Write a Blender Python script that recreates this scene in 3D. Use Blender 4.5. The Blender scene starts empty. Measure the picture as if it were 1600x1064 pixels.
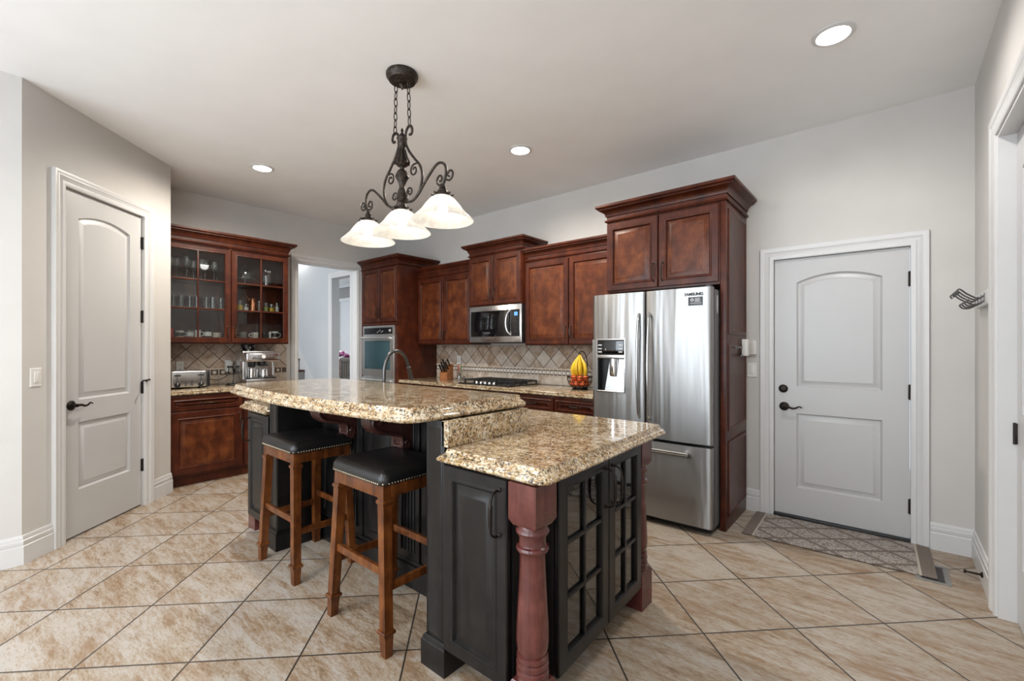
import bpy, bmesh, math, random
from mathutils import Vector, Matrix
random.seed(7)
PI = math.pi
S = bpy.context.scene
COL = S.collection

# ------------------------------------------------------------------ camera
cam = bpy.data.cameras.new('camera')
camo = bpy.data.objects.new('camera', cam); COL.objects.link(camo)
camo.location = (0, 0, 1.352)
camo.rotation_euler = (PI/2, 0, math.radians(40.2))
cam.sensor_width = 36
cam.lens = 700/1600*36
cam.shift_y = 9/1600
cam.clip_start = 0.02
S.camera = camo

# ------------------------------------------------------------------ world, light, exposure
w = bpy.data.worlds.new('world'); S.world = w; w.use_nodes = True
w.node_tree.nodes['Background'].inputs[0].default_value = (0.75, 0.87, 1.0, 1)
w.node_tree.nodes['Background'].inputs[1].default_value = 1.0
S.view_settings.view_transform = 'Standard'
S.view_settings.look = 'None'
S.view_settings.gamma = 1
S.view_settings.use_curve_mapping = False
S.view_settings.exposure = 0.63
S.cycles.use_denoising = True
S.cycles.max_bounces = 10
S.cycles.diffuse_bounces = 6
S.cycles.glossy_bounces = 6
S.cycles.transparent_max_bounces = 16
S.cycles.sample_clamp_indirect = 6
S.cycles.caustics_reflective = False
S.cycles.caustics_refractive = False

def area(name, loc, rot, sx, sy, watts, col):
    l = bpy.data.lights.new(name, 'AREA'); l.shape = 'RECTANGLE'; l.size = sx; l.size_y = sy
    l.energy = watts; l.color = col
    o = bpy.data.objects.new(name, l); COL.objects.link(o)
    o.location = loc; o.rotation_euler = rot
    return o
# daylight through the tall windows of the breakfast nook behind the camera
for wx in (-3.55, -2.2, -0.85):
    area('window_daylight', (wx, -2.87, 1.6), (PI/2, 0, 0), 1.1, 2.5, 41, (0.80, 0.90, 1.0))
# daylight from the side window of the nook; then fill for the rooms beyond the doorway
area('window_daylight', (0.37, -1.6, 1.6), (PI/2, 0, PI/2), 1.5, 2.0, 26, (0.84, 0.92, 1.0))
area('hall_fill', (-6.9, 0.3, 1.9), (PI/2, 0, 0), 1.4, 2.0, 50, (0.88, 0.94, 1.0))  # unseen lamp added to brighten the hall
area('dining_fill', (-8.6, 4.2, 2.9), (0, 0, 0), 2.0, 1.6, 60, (1.0, 0.97, 0.93))  # unseen lamp facing down from under the dining room ceiling

# downlights of the kitchen ceiling: the three in view, and three unseen ones added to even out the light
def spot(x, y, watts, col=(1.0, .965, .93)):
    l = bpy.data.lights.new('downlight', 'SPOT'); l.energy = watts; l.color = col
    l.spot_size = math.radians(172); l.spot_blend = .75; l.shadow_soft_size = .07
    o = bpy.data.objects.new('downlight', l); COL.objects.link(o); o.location = (x, y, 2.99)
for sx, sy, wt in ((-.234, 2.935, 42), (-2.40, 2.95, 115), (-4.48, 1.69, 122), (-.5, .0, 30), (-2.3, -.6, 55), (-1.6, -1.7, 45)):
    spot(sx, sy, wt, (1.0, .92, .81) if wt > 100 else (1.0, .965, .93))

# ------------------------------------------------------------------ mesh helpers
class MB:
    def __init__(s): s.bm = bmesh.new()
    def face(s, vs):
        try: return s.bm.faces.new(vs)
        except ValueError: return None
    def loft(s, loops, cap0=True, cap1=True, closed=True):
        L = [[s.bm.verts.new(p) for p in lp] for lp in loops]
        n = len(L[0])
        for a, b in zip(L, L[1:]):
            for i in range(n if closed else n-1):
                j = (i+1) % n
                s.face((a[i], a[j], b[j], b[i]))
        if cap0: s.face(L[0][::-1])
        if cap1: s.face(L[-1])
        return L
    def box(s, x0, x1, y0, y1, z0, z1, b=0.0, seg=2):
        if x1 < x0: x0, x1 = x1, x0
        if y1 < y0: y0, y1 = y1, y0
        if z1 < z0: z0, z1 = z1, z0
        L = s.loft([[(x0,y0,z0),(x1,y0,z0),(x1,y1,z0),(x0,y1,z0)], [(x0,y0,z1),(x1,y0,z1),(x1,y1,z1),(x0,y1,z1)]])
        vs = L[0]+L[1]
        if b > 0:
            b = min(b, 0.49*min(x1-x0, y1-y0, z1-z0))
            es = list({e for v in vs for e in v.link_edges})
            bmesh.ops.bevel(s.bm, geom=es, offset=b, segments=seg, profile=0.6, affect='EDGES', clamp_overlap=True)
        return s
    def hexa(s, bot, top):
        s.loft([bot, top]); return s
    def lathe(s, prof, c=(0,0,0), seg=20, axis='z', arc=None):
        loops = []
        for r, h in prof:
            lp = []
            for i in range(seg):
                a = 2*PI*i/seg
                x, y = max(r, 1e-5)*math.cos(a), max(r, 1e-5)*math.sin(a)
                if axis == 'z': p = (c[0]+x, c[1]+y, c[2]+h)
                elif axis == 'y': p = (c[0]+x, c[1]+h, c[2]+y)
                else: p = (c[0]+h, c[1]+x, c[2]+y)
                lp.append(p)
            loops.append(lp)
        s.loft(loops); return s
    def tube(s, pts, r, seg=8, closed=False, flat=1.0, caps=True):
        P = [Vector(p) for p in pts]; n = len(P)
        R = r if isinstance(r, (list, tuple)) else [r]*n
        tang = []
        for i in range(n):
            if closed: t = P[(i+1) % n]-P[i-1]
            else: t = P[min(i+1, n-1)]-P[max(i-1, 0)]
            tang.append(t.normalized() if t.length > 1e-9 else Vector((0,0,1)))
        up = Vector((0,0,1)) if abs(tang[0].z) < .9 else Vector((1,0,0))
        nrm = (up - tang[0]*up.dot(tang[0])).normalized()
        loops = []
        for i in range(n):
            t = tang[i]
            nrm = nrm - t*nrm.dot(t)
            if nrm.length < 1e-6: nrm = t.orthogonal()
            nrm.normalize(); bn = t.cross(nrm)
            loops.append([P[i]+(nrm*math.cos(2*PI*k/seg)+bn*math.sin(2*PI*k/seg)*flat)*R[i] for k in range(seg)])
        if closed:
            L = s.loft(loops, False, False)
            a, b = L[-1], L[0]
            for i in range(seg):
                j = (i+1) % seg; s.face((a[i], a[j], b[j], b[i]))
        else: s.loft(loops, caps, caps)
        return s
    def sphere(s, c, r, sc=(1,1,1), seg=14, rings=8):
        prof = [(r*math.sin(PI*i/rings), -r*math.cos(PI*i/rings)) for i in range(rings+1)]
        loops = [[(c[0]+max(p, 1e-5)*math.cos(2*PI*k/seg)*sc[0], c[1]+max(p, 1e-5)*math.sin(2*PI*k/seg)*sc[1], c[2]+h*sc[2]) for k in range(seg)] for p, h in prof]
        s.loft(loops); return s
    def prism(s, pts, axis, a0, a1):
        def P(u, v, a): return (a,u,v) if axis == 'x' else (u,a,v) if axis == 'y' else (u,v,a)
        s.loft([[P(u,v,a0) for u,v in pts], [P(u,v,a1) for u,v in pts]]); return s
    def rect(s, x0, x1, z0, z1, prof, cap0=True, cap1=True):
        # nested rectangles in the xz plane; prof = [(inset, y)]
        s.loft([[(x0+i,y,z0+i),(x1-i,y,z0+i),(x1-i,y,z1-i),(x0+i,y,z1-i)] for i, y in prof], cap0, cap1); return s
    def sweep(s, path, prof, closed=False, plane='xy', cap=True):
        # path: points in the plane; prof: [(out, h)]; out goes to the RIGHT of the travel direction
        n = len(path); P = [Vector(p) for p in path]; loops = []
        for i in range(n):
            d0 = (P[i]-P[i-1]) if (i > 0 or closed) else None
            d1 = (P[(i+1) % n]-P[i]) if (i < n-1 or closed) else None
            if d0 is None: d0 = d1
            if d1 is None: d1 = d0
            d0 = d0.normalized(); d1 = d1.normalized()
            n0 = Vector((d0.y, -d0.x)); n1 = Vector((d1.y, -d1.x))
            m = n0+n1
            m = m/max(m.length_squared, 1e-6)*2
            lp = []
            for o, h in prof:
                q = P[i]+m*o
                lp.append((q.x,q.y,h) if plane == 'xy' else (q.x,h,q.y))
            loops.append(lp)
        if closed: 
            L = s.loft(loops, False, False)
            a, b = L[-1], L[0]; k = len(prof)
            for i in range(k):
                j = (i+1) % k; s.face((a[i], a[j], b[j], b[i]))
        else: s.loft(loops, cap, cap)
        return s
    def slab(s, outline, prof):
        # outline counter-clockwise in xy; prof [(inset, z)] bottom to top
        n = len(outline); P = [Vector(p) for p in outline]; loops = []
        N = []
        for i in range(n):
            d0 = (P[i]-P[i-1]).normalized(); d1 = (P[(i+1) % n]-P[i]).normalized()
            m = Vector((-d0.y, d0.x))+Vector((-d1.y, d1.x)); N.append(m/max(m.length_squared, 1e-6)*2)
        for ins, z in prof: loops.append([(P[i].x+N[i].x*ins, P[i].y+N[i].y*ins, z) for i in range(n)])
        s.loft(loops); return s
    def transform(s, M):
        bmesh.ops.transform(s.bm, matrix=M, verts=s.bm.verts[:]); return s
    def mesh(s, name, mat, angle=35):
        bmesh.ops.recalc_face_normals(s.bm, faces=s.bm.faces[:])
        me = bpy.data.meshes.new(name); s.bm.to_mesh(me); s.bm.free()
        for p in me.polygons: p.use_smooth = True
        me.set_sharp_from_angle(angle=math.radians(angle))
        if mat: me.materials.append(mat)
        return me

def part(name, mb, mat, parent, label=None, angle=35, loc=None):
    o = bpy.data.objects.new(name, mb.mesh(name, mat, angle)); COL.objects.link(o)
    o.parent = parent
    if loc: o.location = loc
    if label: o['label'] = label
    return o
def tag(o, label, cat, group=None):
    o['label'] = label; o['category'] = cat
    if group: o['group'] = group
    return o
def thing(name, label, cat, loc=(0,0,0), rot=0.0, group=None):
    o = bpy.data.objects.new(name, None); COL.objects.link(o); o.empty_display_size = .05
    o.location = loc; o.rotation_euler = (0,0,rot)
    return tag(o, label, cat, group)
def solo(name, mb, mat, label, cat, group=None, angle=35, loc=None, rot=0.0):
    # one mesh = one thing; the origin goes to the middle of its base unless loc is given
    if loc is None:
        xs = [v.co for v in mb.bm.verts]
        mn = Vector((min(v.x for v in xs), min(v.y for v in xs), min(v.z for v in xs)))
        mx = Vector((max(v.x for v in xs), max(v.y for v in xs), max(v.z for v in xs)))
        loc = Vector(((mn.x+mx.x)/2, (mn.y+mx.y)/2, mn.z))
        mb.transform(Matrix.Translation(-loc))
    o = bpy.data.objects.new(name, mb.mesh(name, mat, angle)); COL.objects.link(o)
    o.location = loc; o.rotation_euler = (0,0,rot)
    return tag(o, label, cat, group)
def struct(name, mb, mat, parent=None, label=None, angle=35, loc=(0,0,0), rot=0.0):
    o = bpy.data.objects.new(name, mb.mesh(name, mat, angle)); COL.objects.link(o)
    o.location = loc; o.rotation_euler = (0,0,rot)
    if parent: o.parent = parent
    else: o['kind'] = 'structure'
    if label: o['label'] = label
    return o
def kids(o): return [c for c in bpy.data.objects if c.parent == o]
def dup(root, loc, rot=None, label=None, group=None):
    def cp(o, par):
        c = o.copy(); COL.objects.link(c)
        if par: c.parent = par
        for k in kids(o):
            if k != c: cp(k, c)
        return c
    src = [root]
    r = cp(root, None); r.location = loc
    if rot is not None: r.rotation_euler = (0,0,rot)
    if label: r['label'] = label
    if group: r['group'] = group
    return r
def arc(cx, cy, r, a0, a1, n):
    return [(cx+r*math.cos(math.radians(a0+(a1-a0)*i/n)), cy+r*math.sin(math.radians(a0+(a1-a0)*i/n))) for i in range(n+1)]
def smooth(pts, k=6):
    # Catmull-Rom through the points
    P = [Vector(p) for p in pts]; out = []
    for i in range(len(P)-1):
        a, b, c, d = P[max(i-1,0)], P[i], P[i+1], P[min(i+2,len(P)-1)]
        for j in range(k):
            t = j/k
            out.append(.5*((2*b)+(c-a)*t+(2*a-5*b+4*c-d)*t*t+(3*b-a-3*c+d)*t**3))
    out.append(P[-1]); return out
# ------------------------------------------------------------------ materials
class NT:
    def __init__(s, name):
        s.m = bpy.data.materials.new(name); s.m.use_nodes = True
        s.t = s.m.node_tree; s.b = s.t.nodes['Principled BSDF']; s.out = s.t.nodes['Material Output']
    def n(s, typ, props=None, **inp):
        nd = s.t.nodes.new(typ)
        for k, v in (props or {}).items(): setattr(nd, k, v)
        for k, v in inp.items():
            key = int(k[1:]) if k[0] == '_' and k[1:].isdigit() else k.replace('_', ' ')
            s.set(nd.inputs[key], v)
        return nd
    def set(s, sock, v):
        if isinstance(v, bpy.types.NodeSocket): s.t.links.new(v, sock)
        elif isinstance(v, bpy.types.Node): s.t.links.new(v.outputs[0], sock)
        elif isinstance(v, (tuple, list)) and len(v) == 3 and sock.type == 'RGBA': sock.default_value = (*v, 1)
        else: sock.default_value = v
    def math(s, op, a, b=0.0, c=None):
        nd = s.n('ShaderNodeMath', {'operation': op}); s.set(nd.inputs[0], a); s.set(nd.inputs[1], b)
        if c is not None: s.set(nd.inputs[2], c)
        return nd.outputs[0]
    def pos(s): return s.n('ShaderNodeNewGeometry').outputs['Position']
    def obj(s): return s.n('ShaderNodeTexCoord').outputs['Object']
    def mapping(s, vec, scale=(1,1,1), rot=(0,0,0), loc=(0,0,0)):
        return s.n('ShaderNodeMapping', Vector=vec, Scale=scale, Rotation=rot, Location=loc).outputs[0]
    def noise(s, vec, scale, detail=4, rough=.55, dist=0.0):
        return s.n('ShaderNodeTexNoise', Vector=vec, Scale=scale, Detail=detail, Roughness=rough, Distortion=dist).outputs[0]
    def vor(s, vec, scale, feat='F1', out=0):
        return s.n('ShaderNodeTexVoronoi', {'feature': feat}, Vector=vec, Scale=scale).outputs[out]
    def ramp(s, fac, stops, interp='LINEAR'):
        nd = s.n('ShaderNodeValToRGB', Fac=fac); cr = nd.color_ramp; cr.interpolation = interp
        while len(cr.elements) < len(stops): cr.elements.new(.5)
        for e, (p, c) in zip(cr.elements, stops):
            e.position = p; e.color = (*c, 1) if len(c) == 3 else c
        return nd.outputs[0]
    def mix(s, fac, a, b, mode='MIX'):
        nd = s.n('ShaderNodeMix', {'data_type': 'RGBA', 'blend_type': mode})
        s.set(nd.inputs[0], fac); s.set(nd.inputs[6], a); s.set(nd.inputs[7], b)
        return nd.outputs[2]
    def bump(s, h, strength=.2, dist=.01):
        s.set(s.b.inputs['Normal'], s.n('ShaderNodeBump', Strength=strength, Distance=dist, Height=h))
    def bs(s, **k):
        for a, v in k.items(): s.set(s.b.inputs[a.replace('_', ' ')], v)
        return s

def plain(name, col, rough=.5, metal=0.0, **k):
    t = NT(name); t.bs(Base_Color=col, Roughness=rough, Metallic=metal, **k)
    return t.m
def lightly(name, col, rough, amp=.06, scale=30, bump=.0, metal=0.0, **k):
    # a colour with faint mottling
    t = NT(name); p = t.pos(); f = t.noise(p, scale, 5)
    c2 = tuple(max(0, c*(1-amp)) for c in col); c3 = tuple(min(1, c*(1+amp)) for c in col)
    t.bs(Base_Color=t.ramp(f, [(.3, c2), (.7, c3)]), Roughness=rough, Metallic=metal, **k)
    if bump: t.bump(t.noise(p, scale*9, 2), bump, .002)
    return t.m
def srgb(r, g, b):
    f = lambda c: (c/255/12.92 if c/255 <= .04045 else ((c/255+.055)/1.055)**2.4)
    return (f(r), f(g), f(b))

M = {}
M['wall'] = lightly('wall_paint', (.565, .547, .522), .6, .03, 3, .06)
M['ceiling'] = lightly('ceiling_paint', (.87, .87, .87), .8, .02, 3, .05)
M['trim'] = lightly('white_trim', (.62, .617, .612), .32, .015, 4)
M['door'] = lightly('white_door', (.50, .497, .495), .36, .015, 4)
M['stairgrey'] = lightly('grey_stair', (.27, .27, .275), .7, .05, 20)
M['hallwall'] = lightly('hall_paint', (.50, .52, .535), .6, .02, 3)
M['taupe'] = lightly('taupe_paint', (.30, .28, .26), .6, .02, 3)

def wood(name, dark, mid, light, rough, grain=(1.0, 1.0, .10), scale=22, coat=.3, mott=3.5):
    t = NT(name); p = t.pos()
    a = t.noise(t.mapping(p, grain), scale, 6, .6, .4)
    b = t.noise(p, mott, 4, .6)
    c = t.noise(p, 14, 3, .6)
    f = t.math('ADD', t.math('MULTIPLY', a, .45), t.math('ADD', t.math('MULTIPLY', b, .35), t.math('MULTIPLY', c, .25)))
    t.bs(Base_Color=t.ramp(f, [(.38, dark), (.53, mid), (.68, light)]), Roughness=rough)
    t.bs(Coat_Weight=coat, Coat_Roughness=.18, Specular_IOR_Level=.30)
    t.bump(a, .04, .002)
    return t.m
M['cherry'] = wood('cherry_wood', (.030, .0062, .0032), (.060, .0128, .0052), (.105, .025, .0085), .34, grain=(1,1,.35), scale=14, coat=.0, mott=6)
M['cherrypanel'] = wood('cherry_panel_wood', (.040, .0090, .0036), (.092, .0230, .0074), (.165, .049, .0135), .34, grain=(1,1,.5), scale=12, coat=.0, mott=9)
M['stoolwood'] = wood('stool_wood', (.030, .0075, .0025), (.105, .031, .0075), (.20, .066, .016), .30, scale=30, coat=.2)
M['espresso'] = wood('charcoal_wood', (.0055, .0050, .0050), (.0095, .0087, .0085), (.017, .0150, .0140), .30, scale=30, coat=.0)
M['postwood'] = wood('rosy_wood', (.055, .0135, .0115), (.092, .025, .021), (.145, .048, .039), .22, scale=26, coat=.4)
M['corbelwood'] = wood('corbel_wood', (.030, .010, .008), (.055, .020, .016), (.09, .035, .028), .3)
M['blockwood'] = wood('block_wood', (.16, .055, .017), (.27, .10, .03), (.38, .16, .055), .45)
M['cabinside'] = plain('cabinet_inside', (.030, .012, .008), .6)

def granite():
    t = NT('granite'); p = t.pos()
    wv = t.n('ShaderNodeVectorMath', {'operation': 'SCALE'}, _0=t.n('ShaderNodeTexNoise', Vector=p, Scale=28.0, Detail=3.0).outputs[1], Scale=.022).outputs[0]
    q = t.n('ShaderNodeVectorMath', {'operation': 'ADD'}, _0=t.mapping(p, (.75, 1.15, 1.0), (.0, .25, .45)), _1=wv).outputs[0]
    n1 = t.noise(q, 20, 4, .6, .3); n2 = t.noise(q, 92, 5, .72, .4); n3 = t.noise(q, 100, 4, .7); n4 = t.noise(t.mapping(q, loc=(3, 7, 1)), 84, 4, .7, .5)
    f = t.math('ADD', t.math('MULTIPLY', n1, .38), t.math('MULTIPLY', n2, .62))
    c = t.ramp(f, [(.40, (.10, .048, .018)), (.455, (.28, .16, .060)), (.50, (.46, .32, .155)), (.545, (.58, .47, .31)), (.60, (.66, .59, .49)), (.66, (.50, .46, .40))])
    wh = t.ramp(n4, [(.56, (0,0,0)), (.615, (1,1,1))])
    c = t.mix(t.math('MULTIPLY', wh, .75), c, (.74, .70, .64))
    gy = t.ramp(t.noise(t.mapping(q, loc=(9, 2, 5)), 115, 4, .7), [(.59, (0,0,0)), (.64, (1,1,1))])
    c = t.mix(t.math('MULTIPLY', gy, .7), c, (.25, .22, .19))
    zone = t.ramp(t.noise(q, 30, 3, .6), [(.42, (.15,.15,.15)), (.52, (1,1,1))])
    dk = t.math('MULTIPLY', t.ramp(n3, [(.525, (0,0,0)), (.555, (1,1,1))]), zone)
    c = t.mix(t.math('MULTIPLY', dk, .95), c, (.026, .019, .016))
    t.bs(Base_Color=c, Roughness=.10, Coat_Weight=.3, Coat_Roughness=.04, Specular_IOR_Level=.55)
    return t.m
M['granite'] = granite()

def floor_tile():
    t = NT('travertine_tile'); p = t.pos(); s = t.n('ShaderNodeSeparateXYZ', Vector=p)
    k = .70710678/.4585
    A = t.math('ADD', t.math('MULTIPLY', t.math('ADD', s.outputs[0], s.outputs[1]), k), 2.5928/.4585)
    B = t.math('ADD', t.math('MULTIPLY', t.math('SUBTRACT', s.outputs[1], s.outputs[0]), k), -2.0259/.4585+10)
    fa = t.math('FRACT', A); fb = t.math('FRACT', B)
    da = t.math('MINIMUM', fa, t.math('SUBTRACT', 1.0, fa)); db = t.math('MINIMUM', fb, t.math('SUBTRACT', 1.0, fb))
    d = t.math('MINIMUM', da, db)
    grout = t.ramp(d, [(.0070, (1,1,1)), (.0095, (0,0,0))])
    idv = t.n('ShaderNodeCombineXYZ', X=t.math('FLOOR', A), Y=t.math('FLOOR', B))
    wn = t.n('ShaderNodeTexWhiteNoise', Vector=idv.outputs[0])
    off = t.n('ShaderNodeVectorMath', {'operation': 'SCALE'}, _0=wn.outputs[1], Scale=9.0).outputs[0]
    q = t.n('ShaderNodeVectorMath', {'operation': 'ADD'}, _0=p, _1=off).outputs[0]
    ang = t.math('ADD', .6, t.math('MULTIPLY', t.math('GREATER_THAN', wn.outputs[0], .5), .35))
    r = t.mapping(q, (.85, 3.6, 1.0), (0, 0, math.radians(-40)))
    big = t.noise(r, 2.6, 5, .62, .8); mid = t.noise(r, 8, 7, .72, .6); fine = t.noise(r, 42, 5, .75, .3); grit = t.noise(q, 150, 3, .7)
    f = t.math('ADD', t.math('MULTIPLY', big, .30), t.math('ADD', t.math('MULTIPLY', mid, .34), t.math('MULTIPLY', fine, .38)))
    f = t.math('ADD', f, t.math('MULTIPLY', t.math('SUBTRACT', wn.outputs[0], .5), .05))
    c = t.ramp(f, [(.40, (.165, .105, .062)), (.455, (.275, .195, .125)), (.495, (.335, .262, .190)), (.535, (.375, .320, .260)), (.59, (.430, .390, .345)), (.67, (.35, .315, .275))])
    rust = t.math('MULTIPLY', t.ramp(t.noise(r, 1.7, 4, .6, .8), [(.51, (0,0,0)), (.64, (1,1,1))]), t.ramp(mid, [(.40, (1,1,1)), (.62, (.1,.1,.1))]))
    c = t.mix(t.math('MULTIPLY', rust, .72), c, (.235, .135, .068))
    pits = t.math('MULTIPLY', t.ramp(fine, [(.335, (1,1,1)), (.42, (0,0,0))]), t.ramp(mid, [(.40, (1,1,1)), (.58, (.15,.15,.15))]))
    c = t.mix(t.math('MULTIPLY', pits, .60), c, (.17, .12, .085))
    c = t.mix(t.math('MULTIPLY', t.ramp(grit, [(.60, (0,0,0)), (.68, (1,1,1))]), .30), c, (.20, .15, .11))
    c = t.mix(grout, c, (.030, .024, .021))
    t.bs(Base_Color=c, Roughness=t.math('ADD', .30, t.math('MULTIPLY', fine, .22)))
    h = t.math('SUBTRACT', t.math('MULTIPLY', mid, .25), grout)
    t.bump(h, .25, .002)
    return t.m
M['floor'] = floor_tile()

def splash_tile(axis):
    # 15 cm tumbled tiles laid on the diagonal
    t = NT('tumbled_tile'); p = t.pos(); s = t.n('ShaderNodeSeparateXYZ', Vector=p)
    u = s.outputs[0] if axis == 'x' else s.outputs[1]
    kk = .70710678/.1485
    zz = t.math('SUBTRACT', s.outputs[2], 1.108)
    A = t.math('ADD', t.math('MULTIPLY', t.math('ADD', u, zz), kk), 60.25)
    B = t.math('ADD', t.math('MULTIPLY', t.math('SUBTRACT', u, zz), kk), 60.25)
    fa = t.math('FRACT', A); fb = t.math('FRACT', B)
    d = t.math('MINIMUM', t.math('MINIMUM', fa, t.math('SUBTRACT', 1.0, fa)), t.math('MINIMUM', fb, t.math('SUBTRACT', 1.0, fb)))
    grout = t.ramp(d, [(.018, (1,1,1)), (.034, (0,0,0))])
    idv = t.n('ShaderNodeCombineXYZ', X=t.math('FLOOR', A), Y=t.math('FLOOR', B))
    wn = t.n('ShaderNodeTexWhiteNoise', Vector=idv.outputs[0])
    f = t.math('ADD', t.math('MULTIPLY', t.noise(p, 13, 5, .65, .5), .75), t.math('MULTIPLY', wn.outputs[0], .25))
    c = t.ramp(f, [(.33, (.30, .20, .13)), (.46, (.43, .33, .25)), (.56, (.50, .42, .345)), (.70, (.56, .50, .43))])
    c = t.mix(grout, c, (.10, .065, .045))
    t.bs(Base_Color=c, Roughness=.42)
    t.bump(t.math('SUBTRACT', t.math('MULTIPLY', t.noise(p, 40, 4), .3), grout), .35, .003)
    return t.m
M['splash_x'] = splash_tile('x'); M['splash_y'] = splash_tile('y')
def stone_tile():
    t = NT('stone_border'); p = t.pos()
    f = t.noise(p, 14, 5, .65, .4)
    t.bs(Base_Color=t.ramp(f, [(.35, (.42, .32, .235)), (.5, (.55, .47, .385)), (.68, (.64, .58, .51))]), Roughness=.45)
    t.bump(t.noise(p, 45, 4), .2, .002); return t.m
M['stone'] = stone_tile()
M['stone_dark'] = lightly('stone_border_dark', (.10, .068, .05), .5, .2, 30)
M['bead'] = lightly('stone_bead', (.66, .61, .55), .35, .08, 40)

def steel(name='brushed_steel', col=(.36, .358, .355), rough=.36, wav=.25, sx=5.5):
    t = NT(name); p = t.obj()
    a = t.noise(t.mapping(p, (sx, sx, .35)), 1.6, 2, .5)
    b = t.noise(t.mapping(p, (.6, .6, 60)), 14, 3, .6)
    t.bs(Base_Color=col, Metallic=1.0, Roughness=t.math('ADD', rough-.02, t.math('MULTIPLY', b, .03)))
    t.bs(Anisotropic=.8, Anisotropic_Rotation=0.25)
    tg = t.n('ShaderNodeTangent', {'direction_type': 'RADIAL', 'axis': 'Z'})
    t.set(t.b.inputs['Tangent'], tg)
    t.bump(a, wav, .05)
    return t.m
M['steel'] = steel()
M['steel_plain'] = plain('satin_steel', (.62, .62, .62), .24, 1.0)
M['oven_steel'] = plain('oven_steel', (.72, .72, .71), .38, 1.0)
M['oven_glass'] = plain('oven_glass', (.05, .115, .14), .08, .35, Coat_Weight=.6, Coat_Roughness=.03)  # teal window reflection is put into the base colour
M['chrome'] = plain('chrome', (.75, .75, .76), .1, 1.0)
M['fridge_side'] = lightly('grey_enamel', (.14, .14, .145), .4, .05, 60, .05)
M['black_gloss'] = plain('black_glass', (.004, .004, .005), .05, Coat_Weight=.5, Coat_Roughness=.03)
M['black'] = plain('black_plastic', (.012, .012, .013), .35)
M['iron'] = lightly('cast_iron', (.014, .014, .015), .45, .2, 90, .15)
M['darkgap'] = plain('shadow_gap', (.006, .005, .005), .8)
M['bronze'] = lightly('oil_bronze', (.022, .016, .013), .38, .3, 60, .1, metal=.7)
M['pull'] = lightly('antique_pull', (.055, .042, .034), .30, .25, 80, metal=.9)
M['pewter'] = plain('pewter_pull', (.12, .12, .12), .32, 1.0)
def chand():
    t = NT('chandelier_bronze'); p = t.pos(); f = t.noise(p, 70, 4, .7)
    t.bs(Base_Color=t.ramp(f, [(.4, (.018, .014, .012)), (.58, (.05, .036, .027)), (.7, (.13, .09, .06))]), Metallic=.6, Roughness=.45)
    t.bump(f, .3, .004); return t.m
M['chand'] = chand()
M['leather'] = lightly('black_leather', (.0085, .008, .0085), .34, .2, 25, .12)
M['nail'] = plain('nail_brass', (.42, .37, .28), .28, 1.0)
M['white_plastic'] = plain('white_plastic', (.72, .71, .68), .35)
M['white_ceramic'] = plain('white_ceramic', (.80, .79, .76), .15)
M['yellow'] = lightly('banana_peel', (.78, .50, .025), .42, .12, 18)
M['banana_tip'] = plain('banana_tip', (.10, .075, .02), .6)
M['orange'] = lightly('tomato_skin', (.55, .10, .025), .3, .2, 12)
M['copper'] = plain('copper', (.62, .27, .14), .25, 1.0)
M['red'] = plain('red_glaze', (.5, .03, .02), .25)
M['yellow_glass'] = plain('yellow_glaze', (.75, .52, .05), .2)
M['green_glass'] = plain('green_glaze', (.30, .38, .10), .2)
M['sage'] = plain('sage_glaze', (.25, .25, .20), .3)
M['cream'] = plain('cream_ceramic', (.70, .60, .48), .3)
M['paperlabel'] = plain('dark_label', (.02, .02, .022), .3)
M['grey_ink'] = plain('grey_ink', (.03, .03, .033), .8)
M['pale_ink'] = plain('pale_ink', (.55, .56, .58), .4)
M['purple'] = plain('purple_petals', (.22, .04, .16), .6)
M['pinkwhite'] = plain('pale_petals', (.7, .6, .68), .6)
M['register'] = lightly('register_grey', (.20, .195, .185), .45, .1, 40)
M['blue_led'] = NT('blue_display').bs(Base_Color=(.02,.05,.12), Emission_Color=(.10,.30,.85), Emission_Strength=1.2).m

def glass(name, tint=(.93, .95, .95), gl=.10, rough=.02, wav=0.0, ws=14):
    t = NT(name)
    tr = t.n('ShaderNodeBsdfTransparent', Color=tint); gs = t.n('ShaderNodeBsdfGlossy', Color=(1,1,1), Roughness=rough)
    fr = t.n('ShaderNodeFresnel', IOR=1.5)
    if wav:
        bp = t.n('ShaderNodeBump', Strength=wav, Distance=.01, Height=t.noise(t.pos(), ws, 3))
        t.set(gs.inputs['Normal'], bp); t.set(fr.inputs['Normal'], bp)
    f = t.math('ADD', t.math('MULTIPLY', fr, .9), gl)
    mx = t.n('ShaderNodeMixShader', _0=f, _1=tr, _2=gs)
    t.set(t.out.inputs[0], mx.outputs[0]); return t.m
M['pane'] = glass('cabinet_pane', (.95, .96, .95), .0)
M['seeded'] = glass('seeded_pane', (.62, .62, .60), .09, .02, .018, 22)
def crystal():
    t = NT('clear_glassware')
    tr = t.n('ShaderNodeBsdfTransparent', Color=(.86, .88, .88)); gs = t.n('ShaderNodeBsdfGlossy', Color=(1,1,1), Roughness=.05)
    df = t.n('ShaderNodeBsdfTranslucent', Color=(.9,.92,.92))
    lw = t.n('ShaderNodeLayerWeight', Blend=.35)
    a = t.n('ShaderNodeMixShader', _0=.22, _1=tr, _2=df)
    f = t.math('ADD', t.math('MULTIPLY', lw.outputs[1], .75), .10)
    t.set(t.out.inputs[0], t.n('ShaderNodeMixShader', _0=f, _1=a.outputs[0], _2=gs).outputs[0]); return t.m
M['crystal'] = crystal()
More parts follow.
